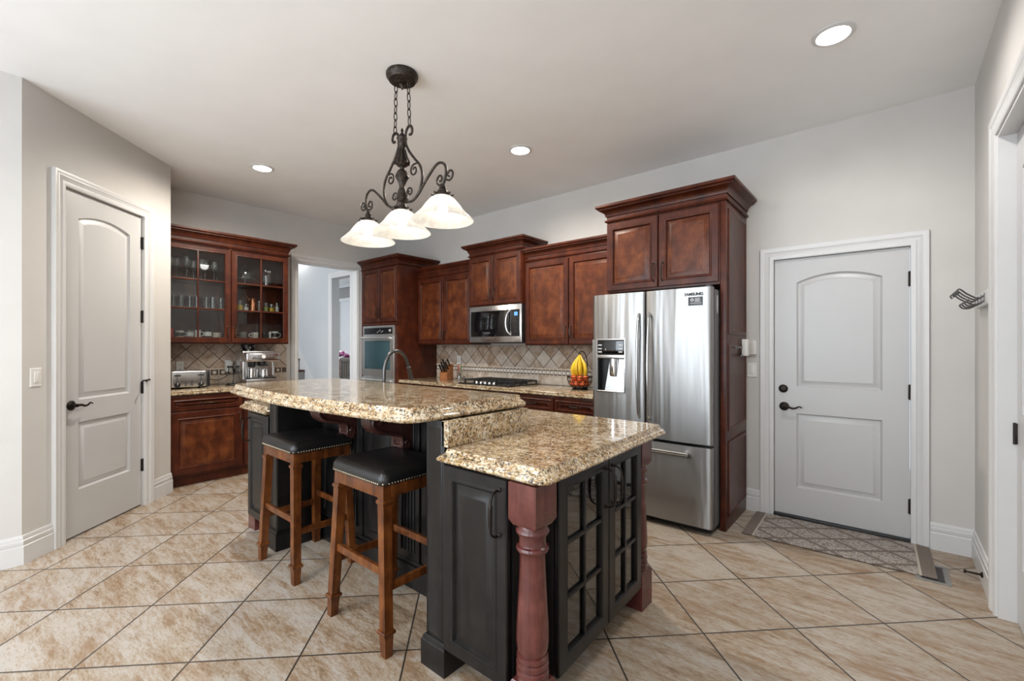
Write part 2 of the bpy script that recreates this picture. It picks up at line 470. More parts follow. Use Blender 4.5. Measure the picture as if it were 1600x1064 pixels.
def alabaster():
    t = NT('alabaster_glass'); p = t.pos(); f = t.noise(p, 26, 5, .7, .6)
    c = t.ramp(f, [(.35, (.80, .78, .74)), (.65, (.97, .96, .93))])
    tl = t.n('ShaderNodeBsdfTranslucent', Color=c); df = t.n('ShaderNodeBsdfDiffuse', Color=c)
    gs = t.n('ShaderNodeBsdfGlossy', Color=(1,1,1), Roughness=.15)
    a = t.n('ShaderNodeMixShader', _0=.5, _1=df, _2=tl)
    tr = t.n('ShaderNodeBsdfTransparent', Color=(.95, .95, .94))
    c2 = t.n('ShaderNodeMixShader', _0=.30, _1=a.outputs[0], _2=tr)
    t.set(t.out.inputs[0], t.n('ShaderNodeMixShader', _0=.06, _1=c2.outputs[0], _2=gs).outputs[0]); return t.m
M['alabaster'] = alabaster()
def emit(name, col, st):
    t = NT(name); e = t.n('ShaderNodeEmission', Color=col, Strength=st); t.set(t.out.inputs[0], e); return t.m
M['bulb'] = emit('bulb_glow', (1.0, .96, .90), 7)
M['lens'] = emit('downlight_glow', (1.0, .96, .90), 14)
def rugmat():
    t = NT('rug_weave'); p = t.obj(); s = t.n('ShaderNodeSeparateXYZ', Vector=p)
    u = t.math('MULTIPLY', s.outputs[0], 1/.30); v = t.math('MULTIPLY', s.outputs[1], 1/.225)
    A = t.math('FRACT', t.math('ADD', t.math('ADD', u, v), 20.0)); B = t.math('FRACT', t.math('ADD', t.math('SUBTRACT', u, v), 20.0))
    d = t.math('MINIMUM', t.math('MINIMUM', A, t.math('SUBTRACT', 1.0, A)), t.math('MINIMUM', B, t.math('SUBTRACT', 1.0, B)))
    line = t.ramp(d, [(.06, (1,1,1)), (.085, (0,0,0))])
    n = t.noise(p, 85, 3, .6, 1.2)
    c = t.ramp(n, [(.44, (.17, .135, .115)), (.54, (.46, .42, .38))])
    c = t.mix(line, c, (.175, .14, .12))
    au = t.math('ABSOLUTE', s.outputs[0]); 
    bd = t.ramp(au, [(.435, (0,0,0)), (.437, (1,1,1))])
    c = t.mix(bd, c, t.ramp(t.noise(p, 120, 2), [(.4, (.15, .12, .10)), (.6, (.21, .17, .145))]))
    l2 = t.math('MULTIPLY', t.ramp(au, [(.436, (0,0,0)), (.438, (1,1,1))]), t.ramp(au, [(.446, (1,1,1)), (.448, (0,0,0))]))
    c = t.mix(l2, c, (.50, .45, .38))
    t.bs(Base_Color=c, Roughness=.95); t.bump(t.noise(p, 260, 2), .5, .004); return t.m
M['rug'] = rugmat()
# ------------------------------------------------------------------ room shell
CEIL = 3.02; YB = 4.10; XA = -5.80; XR = .412; XS = -4.115
struct('floor', MB().box(-12.3, 1.0, -3.2, 6.6, -.1, 0), M['floor'])
struct('ceiling', MB().box(-12.3, 1.0, -3.2, 6.6, CEIL, CEIL+.1), M['ceiling'])
m = MB(); m.box(-5.92, -.715, YB, YB+.12, 0, CEIL); m.box(-.715, .105, YB, YB+.12, 2.04, CEIL); m.box(.105, .532, YB, YB+.12, 0, CEIL)
struct('wall_back', m, M['wall'])
m = MB(); m.box(-5.92, XA, 1.01, 2.605, 0, CEIL); m.box(-5.92, XA, 2.605, 3.455, 2.44, CEIL); m.box(-5.92, XA, 3.455, YB, 0, CEIL)
struct('wall_left', m, M['wall'])
PW0 = (-4.115, .16); PWA = math.atan2(.97, -.985); PWL = math.hypot(.97, .985)
m = MB(); m.box(0, .29, 0, .10, 0, CEIL); m.box(.29, 1.035, 0, .10, 2.45, CEIL); m.box(1.035, PWL, 0, .10, 0, CEIL)
struct('wall_angled', m, M['wall'], loc=(*PW0, 0), rot=PWA)
struct('wall_return', MB().box(XA, -5.10, 1.03, 1.13, 0, CEIL), M['wall'])
struct('wall_side', MB().box(XS-.12, XS, -3.0, .16, 0, CEIL), M['wall'])
m = MB(); m.box(XR, XR+.12, 3.28, YB, 0, CEIL); m.box(XR, XR+.12, 2.38, 3.28, 2.41, CEIL); m.box(XR, XR+.12, -3.0, 2.38, 0, CEIL)
struct('wall_right', m, M['wall'])
struct('wall_front', MB().box(-4.235, .532, -3.1, -3.0, 0, CEIL), M['wall'])
# hall and dining room seen through the doorway
m = MB(); m.box(-10.5, -6.79, 3.60, 3.72, 0, CEIL); m.box(-6.79, -6.24, 3.60, 3.72, 2.43, CEIL); m.box(-6.24, -5.92, 3.60, 3.72, 0, CEIL)
struct('wall_hall', m, M['hallwall'])
struct('wall_stair', MB().box(-10.6, -10.5, -.2, 3.72, 0, CEIL), M['hallwall'])
struct('wall_hall_end', MB().box(-10.6, -4.3, -.3, -.2, 0, CEIL), M['hallwall'])
struct('wall_dining', MB().box(-12.3, -5.92, 6.2, 6.3, 0, CEIL), M['taupe'])

CAS = [(0,0),(0,-.012),(.010,-.017),(.028,-.017),(.033,-.012),(.052,-.019),(.060,-.024),(.070,-.022),(.080,-.026),(.092,-.026),(.094,-.020),(.094,0)]
def casing(n, x0, x1, z1, mat, loc, rot, k=1.0):
    m = MB(); m.sweep([(x1,0.0),(x1,z1),(x0,z1),(x0,0.0)], [(a*k,b) for a, b in CAS], plane='xz')
    return struct(n, m, mat, loc=loc, rot=rot)
casing('trim_1', .29, 1.035, 2.45, M['trim'], (*PW0,0), PWA)
casing('trim_2', 2.605-2.5, 3.455-2.5, 2.44, M['trim'], (XA, 2.5, 0), PI/2, .92)
casing('trim_3', -.715, .105, 2.04, M['trim'], (0, YB, 0), 0)
casing('trim_4', 0, .90, 2.41, M['trim'], (XR, 3.28, 0), -PI/2, .92)
casing('trim_5', -6.79, -6.24, 2.43, M['trim'], (0, 3.60, 0), 0, .9)
# jamb linings
m = MB(); m.box(XR-.004, XR+.12, 3.262, 3.28, 0, 2.41); m.box(XR-.004, XR+.12, 2.38, 2.398, 0, 2.41); m.box(XR-.004, XR+.12, 2.398, 3.262, 2.392, 2.41)
struct('trim_6', m, M['trim'])
m = MB(); m.box(-5.925, XA+.004, 2.605, 2.617, 0, 2.44); m.box(-5.925, XA+.004, 3.443, 3.455, 0, 2.44); m.box(-5.925, XA+.004, 2.617, 3.443, 2.428, 2.44)
struct('trim_7', m, M['trim'])

BASE = [(0,0),(.017,0),(.017,.112),(.013,.116),(.013,.122),(.015,.126),(.013,.146),(.009,.150),(.010,.164),(.006,.176),(0,.178)]
def baseboard(n, path, cl=False): struct(n, MB().sweep(path, BASE), M['trim'])
cA, sA = math.cos(PWA), math.sin(PWA)
pw = lambda s: (PW0[0]+cA*s, PW0[1]+sA*s)
baseboard('baseboard_side', [(XS, -3.0), PW0, pw(.196)])
baseboard('baseboard_angled', [pw(1.129), pw(PWL-.001), (-5.14, 1.13)])
baseboard('baseboard_back', [(-.915, YB), (-.809, YB)])
baseboard('baseboard_right', [(.199, YB), (XR, YB), (XR, 3.367)])

# ------------------------------------------------------------------ doors
def arch_loop(x0, x1, z0, z1, rise, ins, y, n=14):
    # a rectangle whose top is an arc; inset on every side
    pts = [(x0+ins, y, z0+ins), (x1-ins, y, z0+ins)]
    if rise:
        hw = (x1-x0)/2; R = (hw*hw+rise*rise)/(2*rise); cz = z1+rise-R; cx = (x0+x1)/2; r = R-ins; h = hw-ins
        for i in range(n+1):
            xx = h-2*h*i/n
            pts.append((cx+xx, y, cz+math.sqrt(r*r-xx*xx)))
    else: pts += [(x1-ins, y, z1-ins), (x0+ins, y, z1-ins)]
    return pts
PAN = [(0,0),(.003,.008),(.012,.016),(.022,.015),(.038,.007),(.048,.004),(.050,.002)]
def slab_door(name, x0, x1, z0, z1, panels, mat, loc, rot, yf=.014, th=.036):
    m = MB(); px0, px1 = panels[0][0], panels[0][1]
    yb = yf+th
    m.box(x0, px0, yf, yb, z0, z1); m.box(px1, x1, yf, yb, z0, z1)
    zs = z0
    for (a, b, c, d, rise) in panels:
        m.box(a, b, yf, yb, zs, c)
        m.loft([arch_loop(a, b, c, d, rise, i, yf+y) for i, y in PAN], False, True)
        zs = d; lr = (a, b, d, rise)
    a, b, d, rise = lr
    top = [(p[0], p[2]) for p in arch_loop(a, b, 0, d, rise, 0, 0)[2:]]
    if rise: m.prism([(b, z1)]+[(a, z1)]+top[::-1], 'y', yf, yb)
    else: m.box(a, b, yf, yb, d, z1)
    return struct(name, m, mat, loc=loc, rot=rot, angle=30)
def hinge(par, x, z, y=.008):
    m = MB(); m.box(x-.011, x+.011, y-.003, y+.006, z-.05, z+.05, .001); m.lathe([(0,-.054),(.006,-.052),(.006,.052),(0,.054)], (x, y-.004, z), 10)
    part('hinge', m, M['bronze'], par)
def lever(par, x, z, yf, d=1):
    m = MB(); m.lathe([(0,0),(.034,0),(.034,-.006),(.026,-.012),(.013,-.016),(.012,-.045),(0,-.046)], (x, yf, z), 20, 'y')
    pts = smooth([(x, yf-.042, z), (x+d*.03, yf-.046, z+.001), (x+d*.06, yf-.046, z-.009), (x+d*.085, yf-.046, z-.004), (x+d*.105, yf-.046, z+.008), (x+d*.125, yf-.046, z-.001)], 5)
    n = len(pts)
    m.tube(pts, [.0105-.0065*i/n for i in range(n)], 8)
    part('lever_handle', m, M['bronze'], par)
d1 = slab_door('door_1', .294, 1.031, .014, 2.445, [(.42,.905,.33,.81,0),(.42,.905,.97,2.262,.048)], M['door'], (*PW0,0), PWA)
for z in (2.226, 1.603, 1.004, .346): hinge(d1, 1.034, z)
lever(d1, .358, .937, .014)
m = MB(); m.tube([(1.026,.0,1.062),(1.026,-.03,1.062),(1.0,-.05,1.062)], .005, 8); m.sphere((.995,-.054,1.062), .010); m.tube([(1.03,-.006,1.062),(1.055,-.03,1.066)], .005, 8); m.sphere((1.058,-.032,1.067), .009)
part('hinge_stop', m, M['bronze'], d1)
d2 = slab_door('door_2', -.711, .101, .03, 2.036, [(-.562,-.045,.247,.828,0),(-.562,-.045,1.034,1.85,.058)], M['door'], (0,YB,0), 0)
for z in (1.815, 1.037, .253): hinge(d2, .103, z)
lever(d2, -.645, .877, .014)
m = MB(); m.lathe([(0,0),(.032,0),(.032,-.008),(.024,-.014),(.012,-.015),(.011,-.019),(0,-.019)], (-.651, .014, 1.017), 20, 'y')
part('deadbolt', m, M['bronze'], d2)
m = MB(); m.box(-.715, .105, -.02, .06, 0, .028, .004)
part('threshold', m, M['black'], d2)
d3 = slab_door('door_3', .022, .878, .012, 2.388, [(.13,.77,.30,.83,0),(.13,.77,1.03,2.19,.06)], M['door'], (XR,3.28,0), -PI/2, yf=.06)
hinge(d3, .022, .925, .055)

# ------------------------------------------------------------------ hall contents
m = MB()
for k in range(2, 9): m.box(-6.72-.19*(k+1), -6.72-.19*k, 2.75, 3.56, 0, .19*k-.028)
st = struct('stair_steps', m, M['stairgrey']); st['kind'] = 'structure'
m = MB()
for k in range(2, 9): m.box(-6.72-.19*(k+1)-.0, -6.72-.19*k+.02, 2.73, 3.56, .19*k-.028, .19*k, .006)
struct('stair_treads', m, M['cherry'], parent=st)
m = MB(); m.prism([(-6.98, .0), (-6.98, .42), (-8.9, 2.22), (-8.9, 1.6), (-7.1, 0)], 'y', 3.57, 3.597)
struct('trim_8', m, M['trim'])
m = MB(); m.box(-10.5, -5.93, 3.57, 3.598, 2.86, CEIL-.001, .01); struct('trim_9', m, M['trim'])
m = MB(); m.box(-12.3, -5.93, 6.15, 6.198, 2.9, CEIL-.001, .01); struct('trim_10', m, M['trim'])
m = MB(); m.rect(-11.35, -10.25, .0, 2.62, [(0,6.2),(0,6.165),(.09,6.165),(.09,6.185),(.12,6.185)]); struct('window_1', m, M['trim'])
# upholstered chair and the flowers on the table
ch = thing('dining_chair', 'pale slatted dining chair seen through the white doorway beyond the hall', 'chair', (-7.95, 4.42, 0), math.radians(20))
m = MB()
m.box(-.22,.22,-.20,.20,.44,.50,.02); part('seat', m, M['register'], ch)
m = MB(); m.box(-.21,-.17,.17,.21,.50,1.1,.006); m.box(.17,.21,.17,.21,.50,1.1,.006); m.box(-.21,.21,.17,.21,1.05,1.13,.01)
for k in range(6): m.box(-.155+.055*k,-.12+.055*k,.18,.20,.50,1.06)
part('backrest', m, M['register'], ch)
for a in (-1,1):
    for b in (-1,1): part('leg', MB().box(a*.19-.018,a*.19+.018,b*.18-.018,b*.18+.018,0,.44,.004), M['register'], ch)
tb = thing('dining_table', 'dark dining table carrying the purple flowers beyond the hall', 'table', (-9.0, 5.0, 0))
part('tabletop', MB().box(-.5,.5,-.8,.55,.72,.76,.01), M['cherry'], tb)
for a in (-.42,.42):
    for b in (-.72,.47): part('leg', MB().box(a-.03,a+.03,b-.03,b+.03,0,.72,.004), M['cherry'], tb)
fl = thing('flower_vase', 'copper pot of purple and pale flowers on the dark table beyond the hall', 'vase', (-8.72, 4.86, .76))
part('vase', MB().lathe([(0,0),(.07,0),(.085,.02),(.12,.16),(.13,.27),(.115,.27),(.10,.02),(0,.02)], seg=20), M['copper'], fl)
m = MB(); m2 = MB()
for k in range(34):
    a = random.uniform(0, 2*PI); r = random.uniform(0,.17); z = .30+random.uniform(0,.20)-r*.4
    (m if k % 3 else m2).sphere((r*math.cos(a), r*math.sin(a), z), random.uniform(.03,.05), (1,1,.7), 7, 5)
part('blossoms', m, M['purple'], fl); part('blossoms', m2, M['pinkwhite'], fl)

# ------------------------------------------------------------------ ceiling lights
def can(x, y, label):
    t = thing('recessed_light', label, 'ceiling light', (x, y, CEIL))
    m = MB(); m.lathe([(.078,-.001),(.098,-.001),(.098,-.006),(.078,-.012),(.072,-.004)], seg=32); 
    part('trim_ring', m, M['trim'], t)
    m = MB(); m.lathe([(0,-.004),(.074,-.004),(.074,-.008),(.04,-.013),(0,-.015)], seg=28)
    part('lens', m, M['lens'], t)
can(-.234, 2.935, 'round recessed downlight in the ceiling above the white door with a deadbolt')
can(-2.40, 2.95, 'round recessed downlight above the cabinets between microwave and refrigerator')
can(-4.48, 1.69, 'round recessed downlight in the ceiling before the glass-door cabinet')
# ------------------------------------------------------------------ cabinet parts
CROWN = [(-.012,0),(.004,0),(.013,.003),(.018,.011),(.013,.019),(.003,.022),(.003,.047),(.011,.049),(.013,.056),(.017,.072),(.030,.087),(.050,.096),(.058,.098),(.058,.105),(.067,.108),(.075,.117),(.075,.134),(-.012,.134)]
def crown(par, x0, x1, d, z, k=1.0, left=True, right=True, kz=None, mat=None):
    kz = kz or k
    p = ([(x0,d)] if left else [])+[(x0,0),(x1,0)]+([(x1,d)] if right else [])
    m = MB(); m.sweep(p, [(o*k if o > 0 else o, z+h*kz) for o, h in CROWN])
    m.box(x0+.002, x1-.002, .002, d-.002, z+.004, z+.128*kz)
    part('crown_molding', m, mat or M['cherry'], par)
RAISE = [(0,0),(0,-.014),(.004,-.019)]
def raised(m, x0, x1, z0, z1, st=.055, y=0):
    s = st
    m.rect(x0, x1, z0, z1, [(i, y+v) for i, v in RAISE+[(s-.016,-.019),(s-.010,-.023),(s-.004,-.022),(s,-.014),(s+.004,-.0075)]], True, True)
def raised_field(m, x0, x1, z0, z1, st=.055, y=0):
    s = st
    m.rect(x0, x1, z0, z1, [(i, y+v) for i, v in [(s+.005,-.007),(s+.005,-.0095),(s+.010,-.0100),(s+.034,-.0175),(s+.038,-.0195),(s+.044,-.0195)]])
def pull(par, x, z, L, vert=True, y=-.019, off=.030, r=.0045, hmat=None):
    # arched pull with a long bead in the middle
    m = MB(); h = L/2
    prof = [(-h,0),(-h*.98,-.5*off),(-h*.80,-.92*off),(-h*.45,-off*1.02),(0,-off*1.05),(h*.45,-off*1.02),(h*.80,-.92*off),(h*.98,-.5*off),(h,0)]
    P = [((x, y+b, z+a) if vert else (x+a, y+b, z)) for a, b in prof]
    P = smooth(P, 4); n = len(P)
    R = []
    for i in range(n):
        u = abs(i/(n-1)-.5)*2
        R.append(r*(1.45 if u < .30 else .8 if u < .36 else 1.15 if u < .42 else .85) if u < .95 else r*1.5)
    m.tube(P, R, 8)
    for s in (-1,1):
        c = (x, y, z+s*h) if vert else (x+s*h, y, z)
        m.lathe([(0,.001),(.009,.001),(.009,-.004),(.004,-.007)], c, 12, 'y')
    part('handle', m, hmat or M['pull'], par)
def door(par, x0, x1, z0, z1, hx=None, hz=None, st=.055, mat=None, hl=.11, **k):
    m = MB(); raised(m, x0, x1, z0, z1, st)
    d = part('door', m, mat or M['cherry'], par, angle=28)
    m = MB(); raised_field(m, x0, x1, z0, z1, st); part('raised_panel', m, mat or M['cherrypanel'], d, angle=28)
    if hx is not None: pull(d, hx, hz, hl, True, **k)
    return d
def drawer(par, x0, x1, z0, z1, st=.032, hl=.11):
    m = MB(); raised(m, x0, x1, z0, z1, st)
    d = part('drawer', m, M['cherry'], par, angle=28)
    m = MB(); raised_field(m, x0, x1, z0, z1, st-.004); part('raised_panel', m, M['cherry'], d, angle=28)
    pull(d, (x0+x1)/2, (z0+z1)/2, hl, False)
    return d
def glass_door(par, x0, x1, z0, z1, cols, rows, hx, hz, st=.06, mu=.018, mat=None, pane=None, hl=.11, **k):
    m = MB(); y0, y1 = -.020, -.001
    ix0, ix1, iz0, iz1 = x0+st, x1-st, z0+st, z1-st
    m.loft([[(x0+a,y,z0+a),(x1-a,y,z0+a),(x1-a,y,z1-a),(x0+a,y,z1-a)] for a, y in
            [(st,y1),(0,y1),(0,y0+.005),(.004,y0),(st-.012,y0),(st-.006,y0-.002),(st,y0+.004),(st,y1)]], False, False)
    for i in range(1, cols):
        xx = ix0+(ix1-ix0)*i/cols; m.box(xx-mu/2, xx+mu/2, y0+.003, y1-.004, iz0-.002, iz1+.002, .004)
    for i in range(1, rows):
        zz = iz0+(iz1-iz0)*i/rows; m.box(ix0-.002, ix1+.002, y0+.003, y1-.004, zz-mu/2, zz+mu/2, .004)
    d = part('door', m, mat or M['cherry'], par, angle=28)
    p = MB(); p.box(ix0-.004, ix1+.004, -.0045, -.0015, iz0-.004, iz1+.004)
    part('glass_pane', p, pane or M['pane'], d)
    pull(d, hx, hz, hl, True, **k)
    return d

# ------------------------------------------------------------------ wall cabinets on the back wall
def wall_cab(label, x0, x1, z0, z1, yf, doors, hz, ck=1.0, ckz=None, left=True, right=True, st=.058, hl=.12):
    t = thing('wall_cabinet', label, 'cabinet', (x0, yf, z0))
    W = x1-x0; H = z1-z0; D = YB-.003-yf
    part('body', MB().box(0, W, 0, D, 0, H, .002), M['cherry'], t)
    mid = W*doors
    door(t, .006, mid-.004, .012, H-.030, mid-.030, hz, st, hl=hl)
    door(t, mid+.004, W-.006, .012, H-.030, mid+.030, hz, st, hl=hl)
    crown(t, 0, W, D, H-.012, ck, left, right, ckz)
    return t
wall_cab('cherry wall cabinet between the oven tower and the microwave', -4.826, -3.806, 1.372, 2.258, 3.775, .50, .115, .8, 1.0, False, False)
wall_cab('short cherry wall cabinet directly above the microwave', -3.80, -3.004, 1.812, 2.405, 3.72, .49, .13, .95, 1.0)
wall_cab('cherry wall cabinet over the banana bowl, between microwave and refrigerator', -2.998, -1.896, 1.362, 2.265, 3.775, .505, .13, .8, 1.0, False, False)

fc = thing('refrigerator_cabinet', 'tall cherry cabinet surrounding the refrigerator with a panelled side', 'cabinet', (-1.870, 3.49, 0))
part('body', MB().box(0, .916, 0, YB-.004-3.49, 1.808, 2.42, .002), M['cherry'], fc)
door(fc, .004, .452, 1.826, 2.400, .420, 1.945, .062, hl=.14)
door(fc, .462, .910, 1.826, 2.400, .494, 1.945, .062, hl=.14)
m = MB(); m.box(.918, .956, 0, YB-.004-3.49, .0, 2.42, .002)
part('side_panel', m, M['cherry'], fc)
for za, zb in ((1.44, 2.37), (.73, 1.37), (.10, .65)):
    m = MB(); m.rect(.055, .565, za, zb, [(i, v) for i, v in [(0,0),(0,-.008),(.020,-.010),(.034,-.004),(.040,-.002)]])
    m.transform(Matrix.Translation((.956, 0, 0)) @ Matrix.Rotation(PI/2, 4, 'Z'))
    part('inset_panel', m, M['cherry'], fc, angle=28)
part('filler_panel', MB().box(-.022, -.002, .02, YB-.004-3.49, 0, 1.8, .002), M['cherry'], fc)
crown(fc, -.0, .956, YB-.004-3.49, 2.415, 1.05)

# oven tower
tw = thing('oven_cabinet', 'tall cherry oven tower at the corner beside the doorway', 'cabinet', (-5.702, 3.46, 0))
TD = YB-.004-3.46
m = MB(); m.box(0, .868, 0, TD, .1, 2.42, .002); m.box(.0, .868, .06, TD, 0, .1)
part('body', m, M['cherry'], tw)
door(tw, .050, .448, 1.675, 2.398, .420, 1.80, .052, hl=.13)
door(tw, .456, .855, 1.675, 2.398, .484, 1.80, .052, hl=.13)
crown(tw, 0, .868, TD, 2.405, .95, False, True)
m = MB(); m.box(.03, .868, -.018, -.0005, 1.634, 1.662, .004)
part('rail', m, M['cherry'], tw)
ov = thing('wall_oven', 'stainless built-in wall oven in the cherry tower beside the doorway', 'oven', (-5.702, 3.46, 0))
part('fascia', MB().box(.07, .80, -.022, -.001, .62, 1.628, .003), M['oven_steel'], ov)
m = MB(); m.box(.105, .765, -.025, -.0222, 1.515, 1.60, .001)
cp = part('control_panel', m, M['black_gloss'], ov)
m = MB()
for k in range(5): m.box(.42+.03*k, .438+.03*k, -.0262, -.0252, 1.535+.012*(k % 3), 1.545+.012*(k % 3))
part('keys', m, M['pale_ink'], cp)
part('knob', MB().lathe([(0,0),(.017,0),(.015,-.012),(0,-.013)], (.72, -.0252, 1.558), 16, 'y'), M['pale_ink'], cp)
m = MB(); m.box(.075, .795, -.040, -.0225, .955, 1.492, .004)
od = part('door', m, M['oven_steel'], ov)
part('glass', MB().box(.145, .735, -.0425, -.0402, 1.045, 1.425, .001), M['oven_glass'], od)
m = MB(); m.tube([(.11,-.085,1.462),(.76,-.085,1.462)], .011, 12); m.box(.12,.14,-.085,-.039,1.452,1.472); m.box(.73,.75,-.085,-.039,1.452,1.472)
part('handle', m, M['oven_steel'], od)
m = MB(); m.box(.075, .795, -.040, -.0225, .64, .935, .004); m.tube([(.11,-.085,.90),(.76,-.085,.90)], .011, 12); m.box(.12,.14,-.085,-.039,.89,.91); m.box(.73,.75,-.085,-.039,.89,.91)
part('lower_drawer', m, M['oven_steel'], ov)
m = MB(); m.box(.055,.83,-.019,-.0005,.13,.60); 
part('door', m, M['cherry'], tw)

# microwave
mw = thing('microwave', 'stainless over-the-range microwave under the short cherry cabinet', 'microwave', (-3.782, 3.70, 1.398))
W = .785
part('casing', MB().box(0, W, .016, YB-.006-3.70, 0, .408, .003), M['black'], mw)
m = MB(); m.rect(0, W, 0, .408, [(0,.0155),(0,.002),(.003,0)], True, True)
fr = part('front_frame', m, M['steel_plain'], mw)
m = MB(); m.box(.028, W-.024, -.003, -.0005, .062, .352, .001)
part('door_glass', m, M['black_gloss'], mw)
m = MB(); P = smooth([(.632,-.002,.345),(.612,-.030,.30),(.600,-.040,.21),(.612,-.030,.12),(.640,-.002,.075)], 6)
m.tube(P, .011, 10, flat=.9); part('handle', m, M['steel_plain'], mw)
part('display', MB().box(.690, .735, -.0042, -.0032, .285, .325), M['blue_led'], mw)
m = MB()
for r in range(6):
    for c in range(3): m.box(.686+.018*c, .698+.018*c, -.0040, -.0032, .105+.024*r, .113+.024*r)
part('keypad', m, M['grey_ink'], mw)
part('badge', MB().lathe([(0,0),(.012,0),(.010,-.002),(0,-.003)], (.36, -.0005, .380), 16, 'y'), M['chrome'], mw)
part('vent_grille', MB().box(.02, W-.02, .03, .34, -.012, -.0005, .002), M['black'], mw)

# ------------------------------------------------------------------ base run on the back wall
def base_cab(label, x0, x1, split, yf=3.49, drawers=True):
    t = thing('base_cabinet', label, 'cabinet', (x0, yf, 0)); W = x1-x0; D = YB-.004-yf
    m = MB(); m.box(0, W, 0, D, .10, .883, .002); m.box(0, W, .06, D, 0, .10)
    part('body', m, M['cherry'], t)
    n = 2 if split else 1
    for k in range(n):
        a = W*k/n+.005; b = W*(k+1)/n-.005
        if drawers: drawer(t, a, b, .735, .862)
        door(t, a, b, .118, .722 if drawers else .862, (b-.035) if k == 0 else a+.035, .64)
    return t
base_cab('cherry base cabinet between the oven tower and the cooktop', -4.830, -3.835, True)
base_cab('cherry base cabinet under the cooktop', -3.833, -2.972, True)
base_cab('cherry drawer base cabinet right of the cooktop', -2.970, -2.422, False)
base_cab('cherry drawer base cabinet under the banana bowl, against the refrigerator', -2.420, -1.95, False)
EDGE = [(.010,0),(.003,.002),(0,.008),(0,.014),(.004,.021),(.004,.026),(0,.032),(.003,.038),(.010,.040)]
m = MB(); m.slab([(-4.831,3.455),(-1.935,3.455),(-1.935,YB-.012),(-4.831,YB-.012)], [(i,.885+z) for i, z in EDGE])
solo('granite_countertop', m, M['granite'], 'granite countertop on the back wall holding the cooktop and banana bowl', 'countertop')

def backsplash(label, L, z1, mats, loc, rot, bead=.0535, ext=0):
    t = thing('tiled_backsplash', label, 'backsplash', loc, rot)
    part('grout_backing', MB().box(0, L, -.004, -.0005, .926, 1.10), M['stone_dark'], t)
    part('diagonal_tiles', MB().box(0, L, -.008, -.001, 1.106, z1), mats, t)
    m = MB(); m.box(0, L, -.016, -.001, 1.088, 1.106, .004); m.box(0, L, -.016, -.001, 1.012, 1.028, .004)
    part('border_rails', m, M['stone'], t)
    m = MB(); m.box(0, L, -.007, -.001, 1.028, 1.088)
    part('border_ground', m, M['stone_dark'], t)
    m = MB(); n = int(L/bead)
    for k in range(n):
        x = bead*(k+.5)
        m.lathe([(.020,0),(.019,-.004),(.012,-.0075),(0,-.009)], (x, -.0065, 1.058), 10, 'y')
        m.box(x+bead/2-.004, x+bead/2+.004, -.011, -.0065, 1.029, 1.087)
    part('border_beads', m, M['bead'], t)
    m = MB(); n = int(L/.30+1)
    for k in range(n): m.box(.30*k+.0015, min(.30*k+.2985, L), -.009, -.001, .926, 1.0115, .001)
    part('base_tiles', m, M['stone'], t)
    return t
backsplash('tumbled tile backsplash with a beaded border behind the cooktop', 2.93, 1.365, M['splash_x'], (-4.832, YB, 0), 0)
backsplash('tumbled tile backsplash with a beaded border behind the toaster', 1.335, 1.378, M['splash_y'], (XA, 1.132, 0), PI/2, .085)

# ------------------------------------------------------------------ refrigerator
def bowed(m, x0, x1, z0, z1, y0, bow, t, r=.016, n=10):
    # door shell whose front bows gently and whose vertical edges roll back
    pts = []
    for i in range(n+1):
        u = i/n; pts.append((x0+(x1-x0)*u, y0-bow*(1-(2*u-1)**2)))
    pts[0] = (x0, y0+r*.9); pts.insert(1, (x0+r*.3, y0+r*.25)); pts.insert(2, (x0+r, y0-.001))
    pts[-1] = (x1, y0+r*.9); pts.insert(-1, (x1-r, y0-.001)); pts.insert(-1, (x1-r*.3, y0+r*.25))
    out = pts+[(x1, y0+t), (x0, y0+t)]
    m.loft([[(x, y, z) for x, y in out] for z in (z0, z1)])
RX0, RX1, RY = -1.915, -.962, 3.315
rf = thing('refrigerator', 'stainless french-door refrigerator with an ice dispenser under cherry doors', 'refrigerator', (RX0, RY, 0))
RW = RX1-RX0; sp = .462
m = MB(); m.box(.004, RW-.004, .075, .70, .04, 1.765, .006)
part('body', m, M['fridge_side'], rf)
part('plinth', MB().box(.02, RW-.02, .06, .68, .012, .042), M['black'], rf)
for x in (.06, RW-.06): part('foot', MB().lathe([(0,0),(.018,0),(.018,.012),(0,.012)], (x, .11, 0), 12), M['black'], rf)
m = MB()
dx0, dx1, dz0, dz1 = .048, .300, .985, 1.408
# left door is built around the dispenser recess
bowed(m, 0, sp-.003, .650, dz0, 0, .012, .070); bowed(m, 0, sp-.003, dz1, 1.775, 0, .012, .070)
m.box(.0008, dx0, -.0005, .070, dz0, dz1); 
m.loft([[(x, y, z) for x, y in ([(dx1,-.0105),(dx1+.05,-.0085),(dx1+.1,-.0055),(sp-.019,-.001),(sp-.008,.004),(sp-.003,.0145),(sp-.003,.07),(dx1,.07)])] for z in (dz0, dz1)])
ld = part('left_door', m, M['steel'], rf, angle=50)
m = MB(); m.rect(dx0-.004, dx1+.004, dz0-.006, dz1+.004, [(0,-.008),(0,-.0145),(.006,-.0155),(.010,-.012),(.010,.066)], False, False)
part('dispenser_frame', m, M['steel_plain'], ld)
m = MB(); m.box(dx0+.006, dx1-.006, -.012, .0, 1.285, dz1-.006, .002)
dp = part('dispenser_display', m, M['black_gloss'], ld)
m = MB()
for c, xx in enumerate((.078, .262)):
    for r, zz in enumerate((1.362, 1.332, 1.306)): m.box(xx-.017, xx+.017, -.0132, -.0122, zz-.005, zz+.005)
m.box(.128,.132,-.0132,-.0122,1.318,1.334); 
part('display_icons', m, M['pale_ink'], dp)
m = MB(); m.box(dx0+.006, dx1-.006, -.014, .05, 1.254, 1.282, .003)
